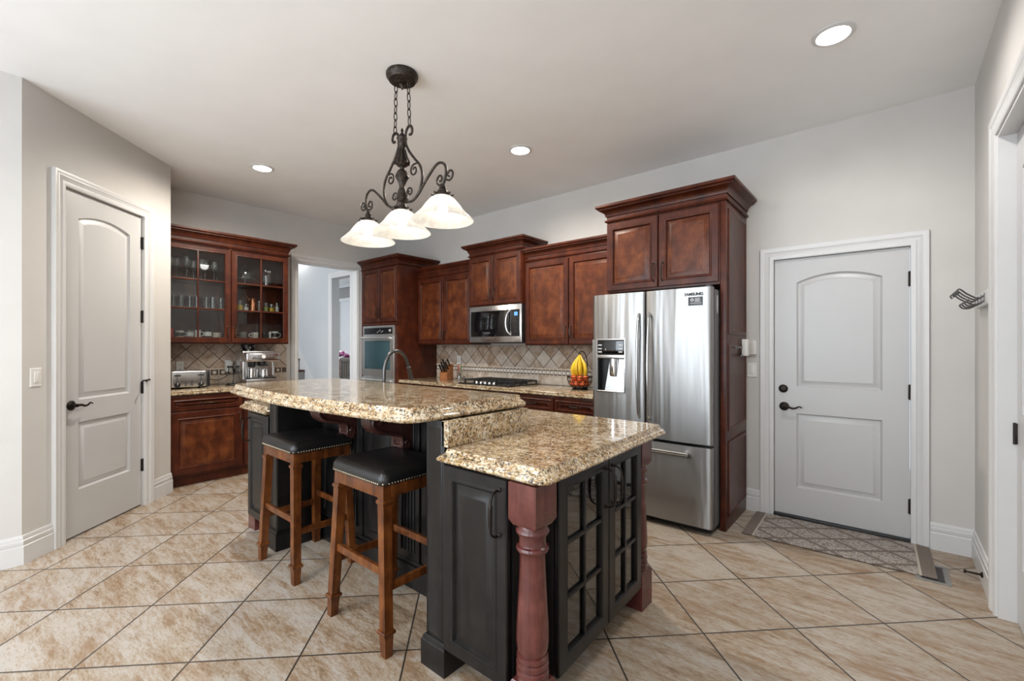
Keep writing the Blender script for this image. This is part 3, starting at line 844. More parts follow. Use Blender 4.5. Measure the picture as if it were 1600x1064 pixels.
part('dispenser_ledge', m, M['steel_plain'], ld)
m = MB(); m.box(dx0+.006, dx1-.006, .05, .066, dz0+.004, 1.254); m.box(dx0+.006, dx0+.012, -.006, .05, dz0+.004, 1.254)
part('dispenser_recess', m, M['black'], ld)
m = MB(); m.hexa([(dx0+.07,-.004,dz0+.005),(dx1-.012,-.004,dz0+.005),(dx1-.012,.049,dz0+.005),(dx0+.07,.049,dz0+.005)], [(dx0+.10,.030,1.25),(dx1-.012,.030,1.25),(dx1-.012,.049,1.25),(dx0+.10,.049,1.25)])
part('dispenser_back', m, M['steel_plain'], ld)
m = MB(); m.lathe([(.032,0),(.034,-.10),(.030,-.14),(0,-.14)], (.19, .012, 1.25), 16)
part('dispenser_spout', m, M['chrome'], ld)
m = MB(); bowed(m, sp+.003, RW, .650, 1.775, 0, .012, .070)
rd = part('right_door', m, M['steel'], rf, angle=50)
m = MB(); bowed(m, 0, RW, .055, .628, 0, .014, .070)
fd = part('freezer_drawer', m, M['steel'], rf, angle=50)
def bar(par, x, z0, z1):
    m = MB(); P = smooth([(x,-.002,z0),(x,-.034,z0+.05),(x,-.058,(z0+z1)/2),(x,-.034,z1-.05),(x,-.002,z1)], 8)
    m.tube(P, .0125, 10, flat=.8); part('handle', m, M['steel_plain'], par)
bar(ld, sp-.042, .80, 1.60); bar(rd, sp+.042, .80, 1.60)
m = MB(); m.tube([(.15,-.055,.575),(RW-.15,-.055,.575)], .0125, 10)
for x in (.17, RW-.17): m.box(x-.012, x+.012, -.055, -.008, .566, .584, .002)
part('handle', m, M['steel_plain'], fd)
def text(par, s, size, x, y, z, mat, name='lettering', rot=(PI/2,0,0), ext=.0004):
    cu = bpy.data.curves.new(name, 'FONT'); cu.body = s; cu.size = size; cu.extrude = ext; cu.offset = .0009; cu.align_x = 'CENTER'; cu.align_y = 'CENTER'
    tmp = bpy.data.objects.new(name, cu); COL.objects.link(tmp)
    dg = bpy.context.evaluated_depsgraph_get(); me = bpy.data.meshes.new_from_object(tmp.evaluated_get(dg))
    bpy.data.objects.remove(tmp); me.materials.clear(); me.materials.append(mat)
    o = bpy.data.objects.new(name, me); COL.objects.link(o); o.parent = par; o.location = (x,y,z); o.rotation_euler = rot
    return o
text(rd, 'SAMSUNG', .028, .832, -.0126, 1.726, M['grey_ink'])
m = MB(); m.box(.795, .893, -.0118, -.0065, 1.645, 1.706, .0005)
st_ = part('sticker', m, M['paperlabel'], rd)
m = MB(); m.lathe([(.012,0),(.012,-.0008),(.006,-.0008),(.006,0)], (.822,-.0118,1.686), 18, 'y')
for k in range(4): m.box(.842, .880-.006*(k % 2), -.0126, -.0116, 1.694-.0075*k, 1.697-.0075*k)
m.box(.808,.886,-.0126,-.0116,1.660,1.6625)
part('sticker_print', m, M['pale_ink'], st_)
m = MB(); m.loft([[(RW-.006+.0045*(s < 1), .15+.016*s*math.cos(a), 1.655+(.075 if math.sin(a) > 0 else .07)*s*math.sin(a)) for a in [2*PI*i/20 for i in range(20)]] for s in (1, .9)], False, True)
part('side_badge', m, M['pale_ink'], rf)
m = MB(); m.box(RW-.05, RW-.012, .02, .09, 1.776, 1.793, .004); part('hinge_cover', m, M['black'], rf)
# ------------------------------------------------------------------ glass cabinet and counter by the doorway (local x runs towards the corner)
GX, GY = -5.475, 1.135
ga = thing('glass_cabinet', 'cherry display cabinet with two glass doors above the toaster', 'cabinet', (GX, GY, 1.378), PI/2)
W, D, H = 1.218, abs(XA)-abs(GX)-.003, 1.045
m = MB(); m.box(0, .018, 0, D, 0, H, .001); m.box(W-.018, W, 0, D, 0, H, .001); m.box(.018, W-.018, 0, D, 0, .020); m.box(.018, W-.018, 0, D, H-.02, H); m.box(.018, W-.018, D-.012, D, .02, H-.02)
m.box(W/2-.012, W/2+.012, 0, .02, .02, H-.02)
part('body', m, M['cherry'], ga)
for z in (.060, .372, .670): part('shelf', MB().box(.019, W-.019, .022, D-.013, z-.012, z), M['cabinside'], ga)
glass_door(ga, .006, W/2-.004, .012, H-.03, 2, 3, W/2-.034, .125, .056, .017)
glass_door(ga, W/2+.004, W-.006, .012, H-.03, 2, 3, W/2+.034, .125, .056, .017)
crown(ga, 0, W, D, H-.012, 1.0, False, True, 1.12)
def base_a(label, x0, W, hx):
    t = thing('base_cabinet', label, 'cabinet', (-5.185, x0, 0), PI/2); D = 5.80-5.185-.004
    m = MB(); m.box(0, W, 0, D, .10, .883, .002); m.box(0, W, .05, D, 0, .10)
    part('body', m, M['cherry'], t)
    drawer(t, .008, W-.008, .735, .862, .042, .13)
    door(t, .008, W-.008, .118, .718, hx, .60, .075, hl=.125)
base_a('cherry base cabinet with a drawer below the toaster', 1.133, .635, .595)
base_a('cherry base cabinet below the espresso machine, partly behind the island', 1.772, .585, .04)
m = MB(); m.slab([(-5.150,1.134),(-5.150,2.375),(XA+.012,2.375),(XA+.012,1.134)], [(i,.885+z) for i, z in EDGE])
solo('granite_countertop', m, M['granite'], 'short granite countertop under the glass cabinet, holding the toaster', 'countertop')

# contents of the glass cabinet; floor heights of the three tiers
T0, T1, T2 = 1.4385, 1.7505, 2.0485
def wine(h=.21, r=.036):
    return MB().lathe([(0,0),(.032,0),(.030,.004),(.005,.010),(.004,h*.45),(.010,h*.49),(r*.85,h*.60),(r,h*.74),(r*.88,h*.9),(r*.80,h),(r*.76,h),(r*.84,h*.9),(r*.95,h*.74),(r*.8,h*.61),(0,h*.52)], seg=16)
def tumbler(h=.13, r=.034):
    return MB().lathe([(0,0),(r*.82,0),(r,h),(r*.93,h),(r*.78,.012),(0,.012)], seg=16)
def mug(h, r):
    m = MB().lathe([(0,0),(r*.86,0),(r*.97,.006),(r,h),(r*.91,h),(r*.88,.008),(0,.008)], seg=18)
    return m
def place(mb, name, mat, y, z, label, cat, group=None, x=-5.63):
    return solo(name, mb, mat, label, cat, group, loc=(x, y, z))
lab = 'clear stemmed wine glass on the top shelf behind the first glass door'
for k, (y, x) in enumerate([(1.235,-5.60),(1.305,-5.66),(1.375,-5.59),(1.450,-5.66),(1.505,-5.59),(1.56,-5.66),(1.625,-5.60),(1.675,-5.68)]):
    place(wine(.215+.012*(k % 3), .037), 'wine_glass', M['crystal'], y, T2, lab, 'wine glass', 'stemware on the top shelf', x)
lab = 'clear straight tumbler on the middle shelf behind the first glass door'
for k, y in enumerate([1.262,1.338,1.405,1.480,1.553,1.625,1.692]):
    place(tumbler(.125+.008*(k % 2), .031), 'tumbler', M['crystal'], y, T1, lab, 'glass', 'tumblers on the middle shelf', -5.60-.05*(k % 2))
c = thing('cake_cover', 'clear domed cake stand on the top shelf behind the second glass door', 'cake stand', (-5.625, 1.935, T2))
part('stand', MB().lathe([(0,0),(.05,0),(.012,.02),(.012,.06),(.118,.07),(.118,.078),(0,.078)], seg=24), M['crystal'], c)
part('dome', MB().lathe([(.105,.079),(.104,.12),(.085,.17),(.045,.20),(.008,.208),(.014,.222),(.010,.235),(0,.237)], seg=24), M['crystal'], c)
j = thing('glass_jar', 'cut glass jar holding spoons on the top shelf beside the cake stand', 'jar', (-5.62, 2.165, T2))
part('jar_body', MB().lathe([(0,0),(.045,0),(.052,.05),(.048,.12),(.05,.13),(.045,.13),(.043,.12),(.046,.05),(.04,.01),(0,.01)], seg=14), M['crystal'], j)
for k, (dx, dy) in enumerate([(.02,-.015),(-.01,.02),(.0,.035)]):
    s = MB(); s.tube([(0,0,.012),(dx,dy,.17)], .003, 6); s.sphere((dx*1.1,dy*1.1,.185), .017, (1,1,1.3), 10, 6)
    solo('spoon', s, M['chrome'], 'shiny spoon standing in the cut glass jar on the top shelf', 'spoon', 'spoons in the glass jar', loc=(-5.62, 2.165, T2))
def deco(name, y, h, r, mat, band, label, handle=False, x=-5.62):
    t = thing(name, label, 'glass', (x, y, T1))
    part('glass_body', tumbler(h, r), M['crystal'], t)
    part('painted_band', MB().lathe([(r*.86,.014),(r*.95,h*.55),(r*.99,h*.55),(r*.90,.014)], seg=16), mat, t)
    if handle:
        m = MB(); m.tube(smooth([(0,r*.9,h*.75),(0,r+.022,h*.65),(0,r+.024,h*.35),(0,r*.88,h*.22)], 4), .005, 6); part('handle', m, mat, t)
deco('painted_glass', 1.885, .12, .028, M['yellow_glass'], 0, 'glass painted yellow, first on the middle shelf behind the second glass door')
deco('painted_glass', 1.948, .085, .025, M['white_ceramic'], 0, 'low glass painted white, between the yellow glass and the copper jug')
p = thing('copper_jug', 'copper jug with a spout on the middle shelf of the glass cabinet', 'jug', (-5.64, 2.025, T1))
part('jug_body', MB().lathe([(0,0),(.042,0),(.046,.03),(.036,.09),(.034,.12),(.042,.15),(.038,.15),(.03,.12),(.032,.09),(.040,.03),(0,.006)], seg=20), M['copper'], p)
m = MB(); m.tube([(0,-.030,.13),(.0,-.075,.185),(0,-.085,.195)], [.012,.012,.016], 8); part('spout', m, M['copper'], p)
deco('tall_glass', 2.086, .125, .019, M['sage'], 0, 'narrow tall glass standing right beside the copper jug')
deco('painted_glass', 2.160, .115, .025, M['green_glass'], 0, 'glass painted green on the middle shelf behind the second glass door')
deco('beer_mug', 2.222, .10, .026, M['yellow_glass'], 0, 'yellow handled mug on the middle shelf beside the green glass', True)
deco('tall_glass', 2.285, .125, .022, M['white_ceramic'], 0, 'tall pale glass nearest the doorway on the middle shelf')
def cup(y, h, r, mat, label, rim=None, side=1, x=-5.61, band=None):
    t = thing('mug', label, 'mug', (x, y, T0))
    part('mug_body', mug(h, r), mat, t)
    m = MB(); m.tube(smooth([(0,side*r*.95,h*.8),(0,side*(r+.02),h*.7),(0,side*(r+.022),h*.4),(0,side*r*.92,h*.25)], 4), .005, 6); part('handle', m, mat, t)
    if band: part('band', MB().lathe([(r*1.0,h*.25),(r*1.012,h*.25),(r*1.015,h*.75),(r*1.003,h*.75)], seg=18), band, t)
cup(1.232, .095, .036, M['red'], 'red mug on the bottom shelf of the glass cabinet', side=-1)
cup(1.318, .075, .036, M['white_ceramic'], 'white mug with a black band on the bottom shelf beside the red mug', band=M['black'])
cup(1.405, .08, .036, M['sage'], 'grey patterned mug with a white band on the bottom shelf', band=M['white_ceramic'])
cup(1.478, .085, .028, M['white_ceramic'], 'small plain white mug behind the lower corner of the first glass door')
cup(1.568, .09, .036, M['black'], 'black mug with a white band beside the cream ramekin', band=M['white_ceramic'])
place(MB().lathe([(0,0),(.038,0),(.040,.062),(.035,.062),(.033,.008),(0,.008)], seg=20), 'ramekin', M['cream'], 1.655, T0, 'plain cream ramekin on the bottom shelf of the glass cabinet', 'ramekin', None, -5.61)
cup(1.908, .075, .040, M['sage'], 'wide grey-green mug on the bottom shelf behind the second glass door', side=-1)
cup(2.035, .072, .038, M['white_ceramic'], 'white mug with a tan band on the bottom shelf behind the second glass door', band=M['cream'], side=-1)
cup(2.140, .075, .036, M['black'], 'plain black mug on the bottom shelf beside the white shaker', side=-1)
place(MB().lathe([(0,0),(.015,0),(.011,.03),(.015,.06),(.012,.085),(0,.09)], seg=14), 'salt_shaker', M['white_ceramic'], 2.200, T0, 'white salt shaker between two mugs on the bottom shelf', 'shaker', None, -5.61)
cup(2.256, .09, .040, M['white_ceramic'], 'large white mug with a dark band nearest the doorway', band=M['black'])

# ------------------------------------------------------------------ toaster, outlets, espresso machine
CT = .9255
t = thing('toaster', 'stainless four-slice toaster with black ends on the granite by the angled wall', 'toaster', (-5.40, 1.165, CT), PI/2)
part('body', MB().box(.035, .335, 0, .25, .014, .178, .012, 3), M['steel_plain'], t)
for x in (0, .326): part('end_cap', MB().box(x, x+.042, .004, .246, .008, .172, .016, 3), M['black'], t)
m = MB()
for x in (.085, .285): m.box(x-.002, x+.002, -.002, .004, .065, .155)
for yy in (.06, .16):
    for x in (.06, .20): m.box(x, x+.12, yy, yy+.03, .1775, .1788)
part('slots', m, M['black'], t)
for x in (.085, .285):
    part('lever', MB().box(x-.025, x+.025, -.022, .001, .128, .142, .004), M['black'], t)
    k = part('dial', MB().lathe([(0,0),(.027,0),(.024,-.016),(0,-.017)], (x, .001, .042), 20, 'y'), M['black'], t)
    part('pointer', MB().box(x-.003, x+.003, -.0185, -.0155, .042, .066), M['pale_ink'], k)
for x in (.155, .205):
    for z in (.034, .052, .070): part('button', MB().box(x-.011, x+.011, -.004, .001, z-.006, z+.006, .001), M['pewter'], t)
for x in (.03, .30):
    for y in (.03, .2): part('foot', MB().lathe([(0,0),(.012,0),(.012,.015),(0,.015)], (x+.02, y, 0), 10), M['black'], t)
def outlet(label, loc, rot, kind='outlet', w=.070, h=.115):
    t = thing('wall_'+kind, label, kind, loc, rot)
    m = MB(); m.rect(-w/2, w/2, -h/2, h/2, [(0,0),(0,-.003),(.003,-.006)]); part('plate', m, M['white_plastic'], t)
    if kind == 'outlet':
        for z in (-.022, .022):
            m = MB(); m.box(-.015, .015, -.0078, -.0058, z-.014, z+.014, .001); r = part('socket', m, M['white_plastic'], t)
            m = MB(); m.box(-.007,-.004,-.0084,-.0076,z-.004,z+.005); m.box(.004,.007,-.0084,-.0076,z-.004,z+.005); m.lathe([(.0025,-.0084),(.0025,-.0076),(0,-.0076)],(0,0,z-.009),8,'y')
            part('slots', m, M['black'], r)
    else:
        n = max(1, round(w/.058)) if w > .09 else 1
        for k in range(n):
            x = (k-(n-1)/2)*.046
            part('rocker', MB().box(x-.016, x+.016, -.0105, -.0055, -.033, .033, .002), M['white_plastic'], t)
    return t
outlet('white outlet on the tumbled tile above the toaster', (XA+.0165, 1.363, 1.135), PI/2)
outlet('white outlet holding a plug adapter beside the espresso machine', (XA+.0165, 1.815, 1.135), PI/2)
ad = thing('plug_adapter', 'white plug adapter in the outlet beside the espresso machine', 'adapter', (XA+.0255, 1.815, 1.12), PI/2)
part('adapter_body', MB().box(-.034, .034, -.04, 0, -.058, .058, .006), M['white_plastic'], ad)
for x in (-.014, .018): part('plug', MB().box(x-.012, x+.012, -.066, -.0395, -.012, .010, .004), M['black'], ad)
m = MB(); m.tube(smooth([(-5.705,1.797,1.118),(-5.68,1.79,1.09),(-5.66,1.76,1.02),(-5.64,1.68,.985),(-5.60,1.60,.995),(-5.56,1.54,1.02),(-5.545,1.530,1.03)], 5), .0042, 6)
solo('power_cord', m, M['black'], 'black cord running from the plug adapter to the toaster', 'cord', loc=(0,0,0))
m = MB(); m.tube(smooth([(-5.705,1.833,1.118),(-5.68,1.836,1.06),(-5.64,1.825,.97),(-5.60,1.79,.9315),(-5.50,1.70,.931),(-5.44,1.76,.931),(-5.52,1.83,.931),(-5.60,1.80,.938),(-5.58,1.74,.94),(-5.50,1.75,.937),(-5.55,1.83,.937),(-5.59,1.850,.945)], 5), .0042, 6)
solo('power_cord', m, M['black'], 'coiled black cord lying beside the espresso machine', 'cord', loc=(0,0,0))
e = thing('espresso_machine', 'stainless espresso machine with a bean hopper beside the doorway', 'coffee machine', (-5.36, 1.86, CT), PI/2)
EW = .335
m = MB(); m.box(0, EW, .11, .33, .012, .375, .012, 3); m.box(0, EW, 0, .12, .012, .065, .008); part('body', m, M['steel_plain'], e)
m = MB(); m.box(-.004, EW+.004, -.015, .20, .255, .355, .014, 3); hd = part('head', m, M['chrome'], e)
m = MB(); m.box(.05, .29, -.018, -.013, .285, .338, .004); part('panel', m, M['steel_plain'], hd)
m = MB(); m.lathe([(0,0),(.021,0),(.021,-.004),(0,-.004)], (.17, -.0175, .312), 22, 'y'); part('gauge', m, M['white_ceramic'], hd)
for x in (.08, .105, .235, .262): part('button', MB().lathe([(0,0),(.008,0),(.008,-.006),(0,-.006)], (x, -.0175, .312), 12, 'y'), M['chrome'], hd)
m = MB(); m.lathe([(0,.376),(.05,.376),(.072,.41),(.074,.442),(.060,.452),(0,.452)], (.085, .20, 0), 22); part('bean_hopper', m, M['black_gloss'], e)
m = MB(); m.lathe([(.034,.255),(.034,.215),(.028,.205),(0,.205)], (.19, .055, 0), 18); m.tube([(.19,.04,.225),(.185,-.07,.222)], [.010,.013], 10); part('portafilter', m, M['black'], e)
m = MB(); m.lathe([(.030,.255),(.028,.215),(.018,.19),(0,.19)], (.085, .055, 0), 16); part('grinder_chute', m, M['black'], e)
m = MB(); m.tube(smooth([(.285,.05,.255),(.29,.04,.18),(.283,.03,.10)], 5), .005, 8); part('steam_wand', m, M['chrome'], e)
part('drip_tray', MB().box(.02, EW-.02, .005, .115, .065, .078, .003), M['black'], e)
jg = MB().lathe([(0,0),(.038,0),(.040,.03),(.034,.075),(.036,.088),(.033,.088),(.031,.075),(.036,.03),(0,.004)], seg=20)
solo('milk_jug', jg, M['chrome'], 'small steel milk jug on the drip tray of the espresso machine', 'jug', loc=(-5.42, 2.06, CT+.0785))
solo('tamper_cup', MB().lathe([(0,0),(.030,0),(.031,.10),(.028,.10),(.027,.004),(0,.004)], seg=18), M['chrome'], 'straight steel cup on the drip tray of the espresso machine', 'cup', loc=(-5.42, 1.935, CT+.0785))

# ------------------------------------------------------------------ wall plates elsewhere
outlet('white light switch on the angled wall beside the tall white pantry door', (PW0[0]+cA*.086, PW0[1]+sA*.086, 1.153), PWA, 'switch', .074, .118)
outlet('white light switch on the back wall between the cherry side panel and the deadbolted door', (-.872, YB-.001, 1.157), 0, 'switch', .074, .118)
outlet('white outlet on the tile behind the knife block', (-4.372, YB-.0165, 1.17), 0)
k = thing('thermostat', 'white wall thermostat above the light switch beside the cherry panel', 'thermostat', (-.872, YB-.001, 1.342))
part('backplate', MB().box(-.035, .035, -.018, 0, -.058, .058, .005), M['white_plastic'], k)
k = thing('hook_dispenser', 'white box clipped on the cherry side panel by a dark bracket', 'dispenser', (-.9025, 3.88, 1.342))
part('white_box', MB().box(.004, .046, -.006, .060, -.066, .066, .008), M['white_plastic'], k)
m = MB(); m.box(0, .012, -.20, -.006, -.006, .008, .003); m.box(0, .02, -.06, -.006, -.072, -.060, .003); part('bracket', m, M['pewter'], k)
# coat hooks on the right wall
k = thing('coat_rack', 'white board with curled metal coat hooks on the side wall', 'coat rack', (XR-.001, 3.371, 1.615), -PI/2)
m = MB(); m.rect(-.50, .0, -.040, .040, [(0,0),(0,-.020),(.005,-.026)]); part('board', m, M['trim'], k)
for i in range(4):
    x = -.10-.115*i
    h = MB()
    h.tube(smooth([(x,-.024,.014),(x,-.050,-.004),(x,-.092,.022),(x,-.120,.050),(x,-.132,.040),(x,-.123,.026)], 5), .0042, 8)
    h.tube(smooth([(x,-.024,-.012),(x,-.045,-.034),(x,-.075,-.036),(x,-.092,-.020),(x,-.086,-.008)], 5), .0042, 8)
    h.box(x-.008, x+.008, -.0290, -.0255, -.024, .024, .001)
    part('hook', h, M['pewter'], k)
m = MB(); m.lathe([(.017,0),(.014,-.006),(.006,-.012),(.005,-.062),(.009,-.066),(.009,-.076),(0,-.078)], (0,0,0), 14, 'y')
solo('door_stop', m, M['bronze'], 'black baseboard door stop beside the side door casing', 'door stop', loc=(XR-.0175, 3.62, .07), rot=-PI/2)

# ------------------------------------------------------------------ things on the back counter
t = thing('gas_cooktop', 'black gas cooktop with steel knobs below the microwave', 'cooktop', (-3.405, 3.80, CT))
part('tray', MB().box(-.385, .385, -.27, .24, 0, .014, .004), M['black_gloss'], t)
for x in (-.255, 0, .255):
    g = MB()
    for dx in (-.115, -.04, .04, .115): g.box(x+dx-.006, x+dx+.006, -.18, .22, .034, .050, .003)
    for y in (-.18, -.05, .09, .208): g.box(x-.121, x+.121, y, y+.012, .034, .050, .003)
    for dx in (-.115, .115):
        for y in (-.174, .214): g.box(x+dx-.007, x+dx+.007, y-.007, y+.007, .012, .036)
    part('grate', g, M['iron'], t)
for x, y in ((-.255,-.09),(-.255,.13),(0,.02),(.255,-.09),(.255,.13)):
    part('burner', MB().lathe([(0,.014),(.045,.014),(.045,.024),(.03,.030),(0,.030)], (x, y, 0), 20), M['black'], t)
for i in range(5):
    part('knob', MB().lathe([(0,.014),(.019,.014),(.019,.030),(.015,.036),(0,.036)], (-.13+.065*i, -.225, 0), 18), M['steel_plain'], t)
kb = thing('knife_block', 'wooden knife block on the back counter beside the oven tower', 'knife block', (-4.31, 3.80, CT), math.radians(18))
m = MB(); m.hexa([(-.055,-.06,0),(.055,-.06,0),(.055,.09,0),(-.055,.09,0)], [(-.055,-.06,.085),(.055,-.06,.085),(.055,.09,.20),(-.055,.09,.20)])
part('block', m, M['blockwood'], kb)
d = Vector((0,-.62,.78)).normalized()
for r in range(3):
    for c in range(3):
        if r == 2 and c == 1: continue
        b = Vector((-.034+.034*c, -.035+.042*r, .085+.115*(.025+.042*r)/.15))
        m = MB(); m.tube([b-d*.004, b+d*.012, b+d*.055, b+d*.108, b+d*.12], [.009,.012,.0115,.0145,.008], 8, flat=.75)
        solo('kitchen_knife', m, M['black'], 'black-handled knife standing in the wooden knife block', 'knife', 'knives in the block', loc=(-4.31, 3.80, CT), rot=math.radians(18))
uj = solo('utensil_jar', MB().lathe([(0,0),(.032,0),(.036,.10),(.032,.10),(.028,.006),(0,.006)], seg=18), M['crystal'], 'small clear jar of utensils between the knife block and the cooktop', 'jar', loc=(-4.165, 3.90, CT))
for dx, dy, mt, nm in ((-.018,.004,'red','red'),(.014,-.01,'sage','grey'),(.006,.016,'green_glass','green')):
    m = MB(); m.tube([(dx*.3,dy*.3,.010),(dx,dy,.14)], .004, 7); m.sphere((dx*1.1,dy*1.1,.165), .017, (1,.4,1.6), 10, 6)
    solo('spatula', m, M[mt], nm+' utensil standing in the small clear jar by the cooktop', 'utensil', loc=(-4.165, 3.90, CT))
fb = thing('fruit_bowl', 'dark wire fruit bowl with a banana hook beside the refrigerator', 'bowl', (-2.335, 3.80, CT))
m = MB()
prof = [(.055,.022),(.085,.030),(.110,.060),(.122,.095),(.126,.125)]
for k in range(20):
    a = 2*PI*k/20; m.tube([(r*math.cos(a), r*math.sin(a), z) for r, z in prof], .0020, 5)
for r, z in ((.055,.022),(.098,.045),(.116,.078),(.126,.125)): m.tube([(r*math.cos(2*PI*k/28), r*math.sin(2*PI*k/28), z) for k in range(28)], .0028 if z < .12 else .004, 6, closed=True)
part('wire_basket', m, M['bronze'], fb)
m = MB(); m.tube([(.075*math.cos(2*PI*k/24), .075*math.sin(2*PI*k/24), .006) for k in range(24)], .006, 6, closed=True)
for k in range(4):
    a = PI/4+PI/2*k; m.tube([(.075*math.cos(a), .075*math.sin(a), .006), (.055*math.cos(a), .055*math.sin(a), .022)], .004, 6)
part('base_ring', m, M['bronze'], fb)
m = MB(); m.tube(smooth([(0,.126,.125),(0,.14,.22),(0,.12,.32),(0,.06,.372),(0,.0,.372),(0,-.012,.352)], 6), .0045, 8); part('banana_hook', m, M['bronze'], fb)
for k, (x, y, z) in enumerate([(-.055,-.045,.062),(.0,-.068,.060),(.055,-.045,.062),(.062,.02,.064),(-.062,.02,.064),(.0,.0,.058),(-.03,-.062,.112),(.035,-.058,.112),(.0,.055,.066),(-.068,-.012,.116),(.070,-.010,.116),(.0,-.012,.112)]):
    m = MB(); m.sphere((0,0,0), .031, (1,1,.92), 14, 8)
    solo('tomato', m, M['orange'], 'orange-red round fruit in the wire bowl', 'fruit', 'fruit in the wire bowl', loc=(-2.335+x, 3.80+y, CT+z))
bn = thing('banana_bunch', 'bunch of yellow bananas hanging over the wire fruit bowl', 'bananas', (-2.335, 3.80, CT+.345))
for k, (bx, by, bz) in enumerate([(-.062,.004,-.02),(-.034,-.030,-.006),(-.004,-.044,.0),(.027,-.036,-.004),(.056,-.008,-.012),(.012,.020,0)]):
    bx *= 1.3; by *= 1.15
    P = smooth([(bx*.08, by*.08, .0), (bx*.35, by*.5-.006, -.035+bz*.3), (bx*.85, by*.9-.012, -.085+bz), (bx*1.05, by-.014, -.135+bz), (bx*.92, by*.85-.004, -.178+bz), (bx*.70, by*.6+.004, -.200+bz)], 5); n = len(P)
    R = [.0055+.0135*min(1, max(0, (i/n-.10)*3.5))*min(1, max(.12, (1-i/n)*4.2)) for i in range(n)]
    m = MB(); m.tube(P, R, 6); part('banana', m, M['yellow'], bn, angle=50)
    m = MB(); m.sphere(P[-1], .005, seg=8, rings=5); part('banana_tip', m, M['banana_tip'], bn)
m = MB(); m.lathe([(0,.012),(.010,.012),(.013,-.006),(.010,-.02),(0,-.02)], seg=12); part('stem', m, M['banana_tip'], bn)

# ------------------------------------------------------------------ rug and floor register
r = solo('door_mat', MB().box(-.515, .515, -.265, .265, 0, .008, .003), M['rug'], 'grey-brown patterned door mat on the tiles before the white door', 'mat', loc=(-.312, 3.815, .0045), rot=math.radians(1.2))
g = thing('floor_register', 'grey metal floor vent poking out from under the door mat', 'vent', (.188, 3.655, 0))
m = MB(); m.loft([[(x*a, y*b, z) for x, y in ((-.078,-.145),(.078,-.145),(.078,.145),(-.078,.145))] for a, b, z in ((1,1,0),(1,1,.002),(.93,.96,.004),(.70,.84,.004),(.68,.83,.001))], True, True)
part('frame', m, M['register'], g)
m = MB()
for i in range(16): m.box(-.05, .05, -.115+.0147*i, -.1085+.0147*i, .001, .0036)
part('louvres', m, M['pewter'], g)
# ------------------------------------------------------------------ island
isl = thing('kitchen_island', 'two-level charcoal kitchen island with rosy turned posts and glass doors', 'island', (-2.35, 1.75, 0))
ORG = Vector((2.35, -1.75, 0))   # children are drawn in room coordinates and shifted by this
def ip(name, mb, mat, par=None, label=None, angle=32):
    mb.transform(Matrix.Translation(ORG)); return part(name, mb, mat, par or isl, label, angle)
E_ = M['espresso']
m = MB()
m.loft([[(-1.46,1.56,z),(-1.46,1.245,z),(-1.045,1.245,z),(-1.045,1.33,z),(-.955,1.37,z),(-.985,2.16,z),(-1.075,2.20,z),(-1.075,2.29,z),(-3.62,2.29,z),(-3.62,1.43,z),(-3.55,1.42,z),(-3.55,1.295,z),(-3.16,1.295,z),(-3.16,1.60,z),(-1.46,1.60,z)] for z in (.10,.879)])
m.box(-3.45, -1.13, 1.64, 2.22, 0, .10)
ip('body', m, E_)
ip('raised_wall', MB().box(-3.20, -1.42, 1.602, 1.75, .10, 1.044), E_)
for nm, x0, x1, yf in (('pilaster', -1.517, -1.402, 1.228), ('pilaster', -3.222, -3.100, 1.262)):
    m = MB(); m.box(x0, x1, yf, 1.60, .10, 1.044, .003)
    m.rect(x0+.012, x1-.012, .14, 1.02, [(0,yf+.0005),(0,yf-.001),(.006,yf-.003),(.012,yf-.001)])
    p = ip(nm, m, E_)
    m = MB(); m.sweep([(x1+.0,1.55),(x1+.0,yf),(x0-.0,yf),(x0-.0,1.55)][::-1], [(-.02,0),(.017,0),(.017,.105),(.012,.110),(.010,.122),(.003,.128),(-.02,.128)])
    ip('base_block', m, E_, p)
